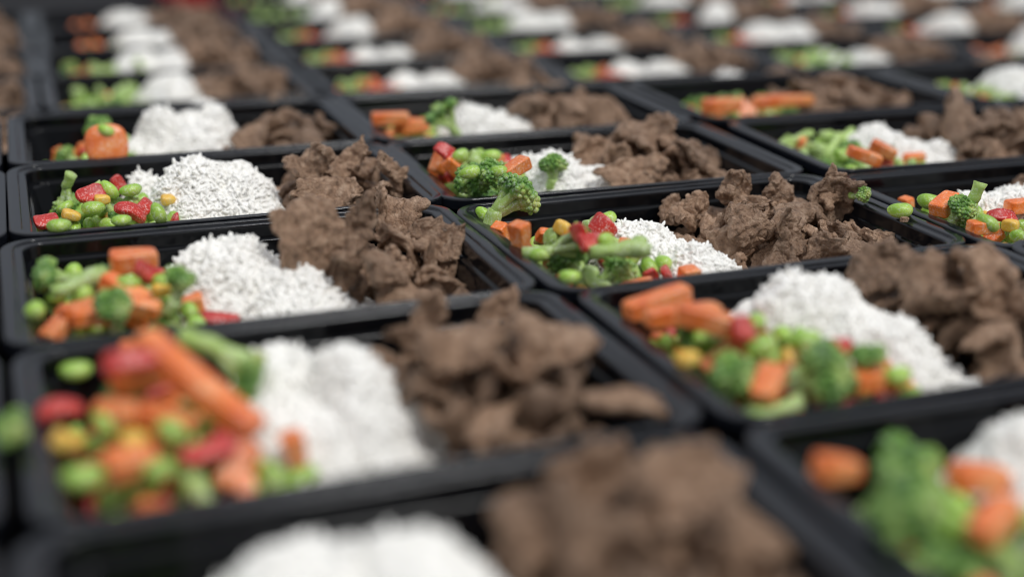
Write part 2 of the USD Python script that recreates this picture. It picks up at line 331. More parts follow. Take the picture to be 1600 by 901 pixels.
def stick(rng, L=None, r=None):
    L = L or rng.uniform(0.020, 0.032); r = r or rng.uniform(0.0034, 0.0048); t = np.linspace(-0.5, 0.5, 9); b = rng.uniform(-0.28, 0.28)
    pts = np.stack([t * L, b * (t * t) * L * 2, 0.1 * rng.normal() * t * t * L], 1)
    prof = r * (0.85 + 0.5 * np.maximum(t, 0) + 0.12 * np.sin(9 * t)); prof[[0, -1]] *= 0.72
    ms = [tube(pts, prof, 12)]
    for k in range(int(rng.integers(1, 3))):
        s = rng.choice([-1, 1]); u = np.linspace(0, 1, 5)[:, None]; j = np.array([L * 0.12, b * 0.03 * L, 0]); e = np.array([L * rng.uniform(0.34, 0.5), s * L * rng.uniform(0.2, 0.34), rng.normal() * 0.1 * L])
        ms.append(tube(j + (e - j) * u, r * np.array([0.8, 0.72, 0.75, 0.85, 0.6]), 9))
    v, f = cat_mesh(ms); v = v + (np.stack([meshkit.noise(v / 0.0035 + 9, 3 + k) for k in range(3)], 1) - 0.5) * 0.0016
    return v - (v.min(0) + v.max(0)) / 2, f
def slice_mesh(rng, L=0.044, W=0.030, T=0.0046, nu=40, nv=26, fold=0.0, curl=1.0, rough=1.0):
    u, v = np.meshgrid(np.linspace(-1, 1, nu), np.linspace(-1, 1, nv), indexing='ij')
    x, y = u * np.sqrt(1 - 0.42 * v * v), v * np.sqrt(1 - 0.42 * u * u)
    ang = np.arctan2(y, x); rr = np.hypot(x, y); sd = int(rng.integers(1e6))
    edge = meshkit.fbm(np.stack([np.cos(ang) * 1.6 + 5, np.sin(ang) * 1.6 + 5, np.full_like(ang, rng.uniform(0, 50))], -1), 3, sd)
    k = 1 + (edge - 0.5) * 0.9 * rr; x, y = x * k, y * k
    s = np.linspace(-1.3, 1.3, 131); s0 = rng.uniform(-0.35, 0.35)
    kap = curl * (rng.normal() * 0.8 + rng.normal() * 1.2 * np.sin(3 * s + rng.uniform(0, 6))) + fold * np.exp(-((s - s0) / 0.16) ** 2) / (0.16 * 1.77)
    th = np.cumsum(kap) * (s[1] - s[0]); th -= th[65]
    px = np.cumsum(np.cos(th)) * (s[1] - s[0]); pz = np.cumsum(np.sin(th)) * (s[1] - s[0]); px -= px[65]; pz -= pz[65]
    X = np.interp(x, s, px) * L / 2; Z = np.interp(x, s, pz) * L / 2; Y = y * W / 2
    c2 = rng.normal() * 0.9 * curl; Z = Z + c2 * Y * Y / (W / 2) * 0.9; tw = rng.normal() * 0.45 * curl
    Y, Z = Y * np.cos(tw * x) - Z * np.sin(tw * x) * 0.5, Z * np.cos(tw * x) + Y * np.sin(tw * x)
    P = np.stack([X, Y, Z], -1)
    n1 = np.stack([meshkit.noise(P / 0.014 + 11, sd + 1 + q) for q in range(3)], -1) - 0.5
    n2 = np.stack([meshkit.noise(P / 0.0062 + 11, sd + 5 + q) for q in range(3)], -1) - 0.5
    P = P + n1 * 0.0060 * rough + n2 * 0.0021 * rough
    N = np.cross(np.gradient(P, axis=0), np.gradient(P, axis=1)); N /= np.maximum(np.linalg.norm(N, axis=-1, keepdims=True), 1e-12)
    rho = np.maximum(np.abs(u), np.abs(v)); t = T * (1 - rho ** 7) ** 0.5 * (0.7 + 0.6 * meshkit.noise(P / 0.010 + 3, sd + 9))
    top, bot = P + N * t[..., None] / 2, P - N * t[..., None] / 2
    idx = np.arange(nu * nv).reshape(nu, nv); idb = idx + nu * nv
    inner = np.zeros((nu, nv), bool); inner[1:-1, 1:-1] = True
    idb = np.where(inner, idb, idx)
    def quads(i): return np.stack([i[:-1, :-1], i[1:, :-1], i[1:, 1:], i[:-1, 1:]], -1).reshape(-1, 4)
    q1, q2 = quads(idx), quads(idb)[:, ::-1]
    F = np.vstack([q1[:, [0, 1, 2]], q1[:, [0, 2, 3]], q2[:, [0, 1, 2]], q2[:, [0, 2, 3]]])
    V = np.vstack([top.reshape(-1, 3), bot.reshape(-1, 3)])
    tm = trimesh.Trimesh(V, F, process=False); used = np.zeros(len(V), bool); used[F] = True
    tm.update_vertices(used); V, F = np.array(tm.vertices), np.array(tm.faces)
    nn = np.zeros_like(V); fc = np.cross(V[F[:, 1]] - V[F[:, 0]], V[F[:, 2]] - V[F[:, 0]])
    for q in range(3): np.add.at(nn, F[:, q], fc)
    nn /= np.maximum(np.linalg.norm(nn, axis=1, keepdims=True), 1e-15)
    rg = 1 - np.abs(2 * meshkit.noise(V / 0.0050 + 8, sd + 22) - 1)                   # crevices between the fibres
    d = (meshkit.noise(V / 0.0028 + 21, sd + 20) - 0.5) * 0.0016 + (meshkit.noise(V / 0.0013 + 2, sd + 21) - 0.5) * 0.0012 - np.maximum(rg - 0.72, 0) * 0.0050
    V = V + nn * d[:, None] * rough
    return V - (V.min(0) + V.max(0)) / 2, F

# ------------------------------------------------------------------ dropping pieces onto a height map of the tray
class Heap:
    def __init__(self, seed): self.H = H0.copy(); self.base = None; self.rng = np.random.default_rng(seed); self.owner = np.full(H0.shape, -1); self.items = []
    def raster(self, pts):
        c = np.floor(pts[:, :2] / RES).astype(int); lo = c.min(0); c -= lo; sh = c.max(0) + 1
        b = np.full(sh, np.inf); t = np.full(sh, -np.inf)
        np.minimum.at(b, (c[:, 0], c[:, 1]), pts[:, 2]); np.maximum.at(t, (c[:, 0], c[:, 1]), pts[:, 2])
        return lo, b, t, np.isfinite(b)
    def window(self, lo, sh, x, y):
        i = int(round((x - GX[0]) / RES)) + lo[0]; j = int(round((y - GY[0]) / RES)) + lo[1]
        if i < 0 or j < 0 or i + sh[0] > len(GX) or j + sh[1] > len(GY): return None
        return slice(i, i + sh[0]), slice(j, j + sh[1])
    def rest(self, ras, x, y, soft):
        lo, b, t, m = ras; w = self.window(lo, b.shape, x, y)
        if w is None: return None, None
        d = (self.H[w] - b)[m]
        return (np.quantile(d, soft) if soft < 1 else d.max()), w
    def commit(self, kind, meshes, ras, x, y, z, w, info=None):
        lo, b, t, m = ras; top = np.where(m, t + z, -np.inf); up = top > self.H[w]
        self.H[w] = np.where(up, top, self.H[w]); o = self.owner[w]; o[up] = len(self.items)
        self.items.append(dict(kind=kind, meshes=meshes, loc=np.array([x, y, z]), info=info or {}))
    def fill(self, maker, target, region, tries, goal, count_max, soft=0.96, tilt=None, margin=0.010):
        """drops made pieces where the heap falls furthest short of the target height"""
        x0, x1, y0, y1 = region; n = miss = 0; made = 0
        while n < count_max and miss < 40:
            kind, meshes = maker(self.rng)
            R = rand_rot(self.rng) if tilt is None else rotm(self.rng.normal() * tilt, self.rng.normal() * tilt, self.rng.uniform(0, 6.28))
            meshes = [(v @ R.T, f) for v, f in meshes]
            pts = np.vstack([v for v, f in meshes]); ras = self.raster(pts); best = None
            for _ in range(tries):
                x, y = self.rng.uniform(x0, x1), self.rng.uniform(y0, y1)
                z, w = self.rest(ras, x, y, soft)
                if z is None: continue
                lo, b, t, m = ras
                if INS[w][m].min() < margin: continue
                s = (t[m] + z).max() * 0.35 + (t[m] + z).mean() * 0.65 - target(x, y)
                if best is None or s < best[0]: best = (s, x, y, z, w)
            if best is None or best[0] > goal: miss += 1; continue
            self.commit(kind, meshes, ras, *best[1:]); n += 1
    def hero(self, kind, meshes, x, y, R, sink=0.0, soft=0.97, z=None, info=None):
        meshes = [(v @ R.T, f) for v, f in meshes]
        ras = self.raster(np.vstack([v for v, f in meshes])); zz, w = self.settle(ras, x, y, soft)
        if zz is None: return
        self.commit(kind, meshes, ras, x, y, (zz - sink) if z is None else z, w, info)
    def settle(self, ras, x, y, soft):
        """rest on the heap as it was filled, pressed a little into the pieces laid on it since"""
        if self.base is None: self.base = self.H.copy()
        z1, w = self.rest(ras, x, y, soft)
        if z1 is None: return None, None
        lo, b, t, m = ras; z0 = np.quantile((self.base[w] - b)[m], soft)
        return max(z0, z1 - 0.0065), w

def grain_mesh(L, r, n=7, m=7, bend=0.0):
    t = np.linspace(-1, 1, m); prof = r * np.sqrt(np.maximum(1 - np.abs(t) ** 2.9, 0.0)); prof[[0, -1]] = r * 0.35
    pts = np.stack([t * L / 2, np.zeros(m), bend * (t * t - 0.4) * L], 1)
    return tube(pts, prof, n)
GRAINS = [grain_mesh(0.0054, 0.00088, bend=0.05), grain_mesh(0.0059, 0.00086, bend=-0.07), grain_mesh(0.0048, 0.00092, bend=0.1), grain_mesh(0.0038, 0.00102)]
FAR_GRAINS = [grain_mesh(0.0058, 0.00125, 5, 4), grain_mesh(0.0064, 0.0012, 5, 4), grain_mesh(0.0052, 0.0013, 5, 4), grain_mesh(0.0046, 0.0012, 5, 4)]
def grain_places(h, n, rng):
    """places, axes and sizes of n grains lying on the height field h (on gx, gy), more on slopes"""
    on = (h > H0 + 0.0026) & (INS > 0.0205)
    gxx, gyy = np.gradient(h, RES); wgt = np.where(on, np.sqrt(1 + gxx ** 2 + gyy ** 2), 0).ravel()
    k = rng.choice(len(wgt), n, p=wgt / wgt.sum()); i, j = np.unravel_index(k, h.shape)
    P = np.stack([GX[i] + rng.uniform(-.5, .5, n) * RES, GY[j] + rng.uniform(-.5, .5, n) * RES, h[i, j]], 1)
    N = np.stack([-gxx[i, j], -gyy[i, j], np.ones(n)], 1); N /= np.linalg.norm(N, axis=1, keepdims=True)
    t = np.cross(N, rng.normal(size=(n, 3))); t /= np.linalg.norm(t, axis=1, keepdims=True)
    lean = rng.normal(size=n) * np.where(rng.random(n) < 0.16, 0.75, 0.18); a = t * np.cos(lean)[:, None] + N * np.sin(lean)[:, None]
    P = P + N * (np.abs(np.sin(lean)) * 0.0016 + rng.normal(size=n) * 0.0004 + 0.0001)[:, None]
    b = np.cross(N, a); b /= np.linalg.norm(b, axis=1, keepdims=True); c = np.cross(a, b)
    return P, np.stack([a, b, c], 1), rng.uniform(0.82, 1.12, n)
def grains_on(h, n, rng):
    P, A, sc = grain_places(h, n, rng); V, F, off = [], [], 0
    for q in range(4):
        s = np.arange(n) % 4 == q; gv, gf = FAR_GRAINS[q]
        v = (gv[None] * sc[s][:, None, None]) @ A[s] + P[s][:, None]
        m = s.sum(); V.append(v.reshape(-1, 3)); F.append((gf[None] + (np.arange(m) * len(gv))[:, None, None]).reshape(-1, 3) + off); off += m * len(gv)
    return np.vstack(V), np.vstack(F)
def grain_instancer(h, n, rng, parent):
    P, A, sc = grain_places(h, n, rng)
    path = numbered(str(parent.GetPath()), 'rice_grain')
    pi = UsdGeom.PointInstancer.Define(stage, path)
    for k, g_ in enumerate(GRAINS):
        m = usdkit.mesh(stage, f'{path}/grain' + (f'_{k:03d}' if k else ''), g_, MAT['rice'], smooth=True); pi.CreatePrototypesRel().AddTarget(m.GetPath())
    R = np.transpose(A, (0, 2, 1))                           # columns are the grain's axes
    w = np.sqrt(np.maximum(0, 1 + R[:, 0, 0] + R[:, 1, 1] + R[:, 2, 2])) / 2
    x = np.copysign(np.sqrt(np.maximum(0, 1 + R[:, 0, 0] - R[:, 1, 1] - R[:, 2, 2])) / 2, R[:, 2, 1] - R[:, 1, 2])
    y = np.copysign(np.sqrt(np.maximum(0, 1 - R[:, 0, 0] + R[:, 1, 1] - R[:, 2, 2])) / 2, R[:, 0, 2] - R[:, 2, 0])
    z = np.copysign(np.sqrt(np.maximum(0, 1 - R[:, 0, 0] - R[:, 1, 1] + R[:, 2, 2])) / 2, R[:, 1, 0] - R[:, 0, 1])
    pi.CreateProtoIndicesAttr((np.arange(n) % 4).tolist())
    pi.CreatePositionsAttr(Vt.Vec3fArray.FromNumpy(P.astype(np.float32)))
    pi.CreateScalesAttr(Vt.Vec3fArray.FromNumpy(np.repeat(sc[:, None], 3, 1).astype(np.float32)))
    pi.CreateOrientationsAttr(Vt.QuathArray([Gf.Quath(*map(float, r)) for r in np.stack([w, x, y, z], 1)]))
    tag(pi, kind='stuff')
def rice_height(bumps, seed):
    h = np.full(gx.shape, -0.06)
    n = meshkit.fbm(np.stack([gx / 0.017 + 9, gy / 0.017 + 9, np.zeros_like(gx)], -1), 3, seed) - 0.5
    n2 = meshkit.noise(np.stack([gx / 0.0055 + 9, gy / 0.0055 + 9, np.zeros_like(gx)], -1), seed + 7) - 0.5
    for bx, by, z, sx, sy in bumps:
        q = ((gx - bx) / sx) ** 2 + ((gy - by) / sy) ** 2
        h = np.maximum(h, FLOOR - 0.004 + (z - FLOOR + 0.004) * np.exp(-np.maximum(q - 0.08, 0) ** 1.1 * 0.75))
    return h + n * 0.011 + n2 * 0.0028
def field_mesh(h):
    on = h > H0 + 0.0005; hh = np.maximum(h, H0 - 0.0004)
    k = on.copy(); k[1:] |= on[:-1]; k[:-1] |= on[1:]; k[:, 1:] |= k[:, :-1].copy(); k[:, :-1] |= k[:, 1:].copy()
    idx = np.arange(h.size).reshape(h.shape)
    q = np.stack([idx[:-1, :-1], idx[1:, :-1], idx[1:, 1:], idx[:-1, 1:]], -1)[(k[:-1, :-1] & k[1:, :-1] & k[1:, 1:] & k[:-1, 1:])]
    tm = trimesh.Trimesh(np.stack([gx, gy, hh], -1).reshape(-1, 3), np.vstack([q[:, [0, 1, 2]], q[:, [0, 2, 3]]]), process=False)
    tm.remove_unreferenced_vertices()
    return np.array(tm.vertices), np.array(tm.faces)

def veg_target(zc, hump=0.008, cx=-0.072, cy=0.0):
    return lambda x, y: zc + hump * math.exp(-((x - cx) / 0.035) ** 2 - ((y - cy) / 0.045) ** 2) - 0.010 * max(0, (-x - 0.084) / 0.02) - 0.011 * max(0, (-y - 0.030) / 0.03) - 0.012 * max(0, (y - 0.020) / 0.03)
def meat_target(zp, cx=0.058, cy=0.008, sx=0.050, sy=0.062):
    return lambda x, y: -0.030 + (zp + 0.030) * math.exp(-(((x - cx) / sx) ** 2 + ((y - cy) / sy) ** 2) ** 1.2 * 0.8)
def veg_maker(mix, fine):
    kinds = list(mix); p = np.array([mix[k] for k in kinds], float); p /= p.sum(); sb = 3 if fine > 1 else 2
    def make(rng):
        k = kinds[rng.choice(len(kinds), p=p)]
        if k == 'bean': return k, [bean(rng, sb)]
        if k == 'carrot': return k, [carrot(rng, sub=sb)]
        if k == 'pepper': return k, [pepper(rng, sub=sb)]
        if k == 'corn': return k, [corn(rng, sb)]
        if k == 'stick': return k, [stick(rng)]
        if k == 'stem': return 'floret', list(stem_piece(rng, rng.uniform(0.018, 0.024), 1 if fine > 1 else 0))
        return 'floret', list(floret(rng, rng.uniform(0.015, 0.021), fine=1 if fine > 1 else 0, buds=34 if fine else 24))
    return make
def beef_maker(fine):
    nu, nv = {2: (44, 28), 1: (30, 20), 0: (20, 14)}[fine]
    def make(rng):
        L = rng.uniform(0.022, 0.041); f = rng.choice([0, 0, 1.2, 2.4, -1.5], p=[.2, .1, .25, .3, .15])
        return 'beef', [slice_mesh(rng, L, L * rng.uniform(0.52, 0.8), rng.uniform(0.0036, 0.0056), nu, nv, f, 1.25)]
    return make

KINDS = {'bean': ('edamame_bean', 'bean', 'edamame bean', 'bean'), 'carrot': ('carrot_piece', 'carrot', 'carrot piece', 'carrot'),
         'pepper': ('red_pepper_piece', 'pepper', 'red pepper piece', 'red pepper'), 'corn': ('corn_kernel', 'corn', 'yellow corn kernel', 'corn'),
         'floret': ('broccoli_floret', None, 'broccoli floret', 'broccoli'), 'stick': ('chopped_broccoli', 'stalk', 'chopped broccoli stem', 'broccoli'), 'beef': ('beef_slice', 'beef', 'beef slice', 'beef')}
LOOKS = {'bean': 'green frosted', 'carrot': 'orange frosted', 'pepper': 'frosted', 'corn': 'small', 'floret': 'green frosted', 'beef': 'brown crumpled', 'stick': 'pale green'}
ORD = ['leftmost', 'second from left', 'third from left', 'fourth from left', 'fifth from left', 'sixth from left', 'seventh from left', 'eighth from left', 'ninth from left', 'tenth from left'] + [f'{w} from left' for w in ('eleventh', 'twelfth', 'thirteenth', 'fourteenth', 'fifteenth', 'sixteenth', 'seventeenth', 'eighteenth', 'nineteenth', 'twentieth')]
def emit(heap, org, rz, where, min_cells=26):
    """each piece of the heap that shows becomes a thing of its own; what is buried is joined"""
    c, s = math.cos(math.radians(rz)), math.sin(math.radians(rz)); R = np.array([[c, -s, 0], [s, c, 0], [0, 0, 1.0]])
    seen = np.bincount(heap.owner[heap.owner >= 0], minlength=len(heap.items)); rest = {}; by = {}
    for k, it in enumerate(heap.items):
        it['seen'] = seen[k]
        if seen[k] >= min_cells or it['info'].get('label'): by.setdefault(it['kind'], []).append(it)
        elif seen[k] > 0: rest.setdefault(it['kind'], []).append(it)
    if len(by.get('beef', [])) > 22:
        b = sorted(by['beef'], key=lambda it: -(it['seen'] + 1000 * bool(it['info'].get('label')))); by['beef'] = b[:22]; rest.setdefault('beef', []).extend(b[22:])
    for kind, its in by.items():
        ys = np.array([it['loc'][1] for it in its]); q = np.quantile(ys, [1 / 3, 2 / 3]); rows = {}
        for it in its: rows.setdefault('front' if it['loc'][1] < q[0] else 'middle' if it['loc'][1] < q[1] else 'back', []).append(it)
        name, mt, noun, cat = KINDS[kind]
        for row, rs in rows.items():
            rs.sort(key=lambda it: it['loc'][0])
            for n, it in enumerate(rs):
                lab = it['info'].get('label') or f"{LOOKS[kind]} {noun}, {ORD[min(n, 19)]} at the {row} of {where}"
                loc = org + R @ it['loc']; grp = f'{cat} pieces in {where}' if kind != 'beef' else f'beef slices in {where}'
                ms = [(v @ R.T, f) for v, f in it['meshes']]
                if kind == 'floret':
                    t = thing(name, lab, cat, loc, 0, grp); obj('stalk', ms[0], 'stalk', t, True); obj('crown', ms[1], 'crown', t, 50)
                else: mesh_thing(name, ms[0], mt, lab, cat, loc, grp)
    if rest:
        vg = {k: v for k, v in rest.items() if k != 'beef'}
        for what, grp, cat in ((vg, 'mixed vegetables', 'vegetables'), ({k: v for k, v in rest.items() if k == 'beef'}, 'beef pieces', 'beef')):
            if not what: continue
            t = thing('buried_vegetables' if cat == 'vegetables' else 'buried_beef', f'lower {grp} half hidden under the heap of {where}', cat, org, rz); tag(t, kind='stuff')
            for kind, its in what.items():
                ms = [[(v + it['loc'], f) for v, f in it['meshes']] for it in its]
                if kind == 'floret':
                    o = obj('stalk', cat_mesh([m[0] for m in ms]), 'stalk', t, True); tag(o, kind='stuff'); o = obj('crown', cat_mesh([m[1] for m in ms]), 'crown', t, True)
                else: o = obj(KINDS[kind][0], cat_mesh([m[0] for m in ms]), KINDS[kind][1], t, True)
                tag(o, kind='stuff')
def emit_rice(h, n, seed, org, rz, label, near=True):
    t = thing('rice_mound', label, 'rice', org, rz, None)
    obj('packed_rice', field_mesh(h - 0.0001), 'packed', t, True)
    if near: grain_instancer(h, n, np.random.default_rng(seed), t)
    else: tag(obj('rice_grain', grains_on(h, n, np.random.default_rng(seed)), 'rice', t, True), kind='stuff')
    return t

# ------------------------------------------------------------------ trays: where each one stands
rim_m, basin_m = tray_meshes()
def tray_org(col, row):
    r = np.random.default_rng(1000 + col * 37 + row * 11)
    dx, dy, rz = TUNE.get((col, row), (r.normal() * 0.0014, r.normal() * 0.0010, r.normal() * 0.45))
    return np.array([(col + 0.5) * LX + dx + (0.026 if row >= ROW2 else 0), (row + 0.5) * WY + dy + (0.004 if row >= ROW2 else 0), 0.0 if row < ROW2 else -DROP2]), rz
TUNE = {(0, 1): (0.0015, 0.0012, 1.79), (0, 2): (-0.0042, 0.0012, 0.93), (0, 3): (-0.0012, 0.0053, 0.48), (1, 1): (0.0033, 0.0018, 0.67), (1, 2): (-0.0060, -0.0018, 1.85),
        (1, 3): (-0.0061, 0.0021, -0.13), (2, 2): (-0.0055, -0.0085, 0.49), (2, 3): (0.0045, -0.0053, -1.43), (0, 4): (-0.001, 0.006, 0.3), (1, 4): (-0.004, 0.003, 0.0)}
COLN = {-1: 'far left', 0: 'left', 1: 'second', 2: 'third', 3: 'fourth', 4: 'fifth', 5: 'sixth', 6: 'seventh', 7: 'eighth'}
ROWN = ['first', 'second', 'third', 'fourth', 'fifth', 'sixth', 'seventh', 'eighth', 'ninth', 'tenth', 'eleventh', 'twelfth']
tray0 = None
def put_tray(org, rz, label):
    global tray0
    if tray0 is None:
        tray0 = thing('meal_tray', label, 'tray', org, rz, 'black meal trays set out in rows')
        obj('basin', basin_m, 'plastic', tray0, 38); obj('rim', rim_m, 'rim', tray0, 38)
    else: copy_of(tray0, 'meal_tray', label, 'tray', org, rz, 'black meal trays set out in rows')

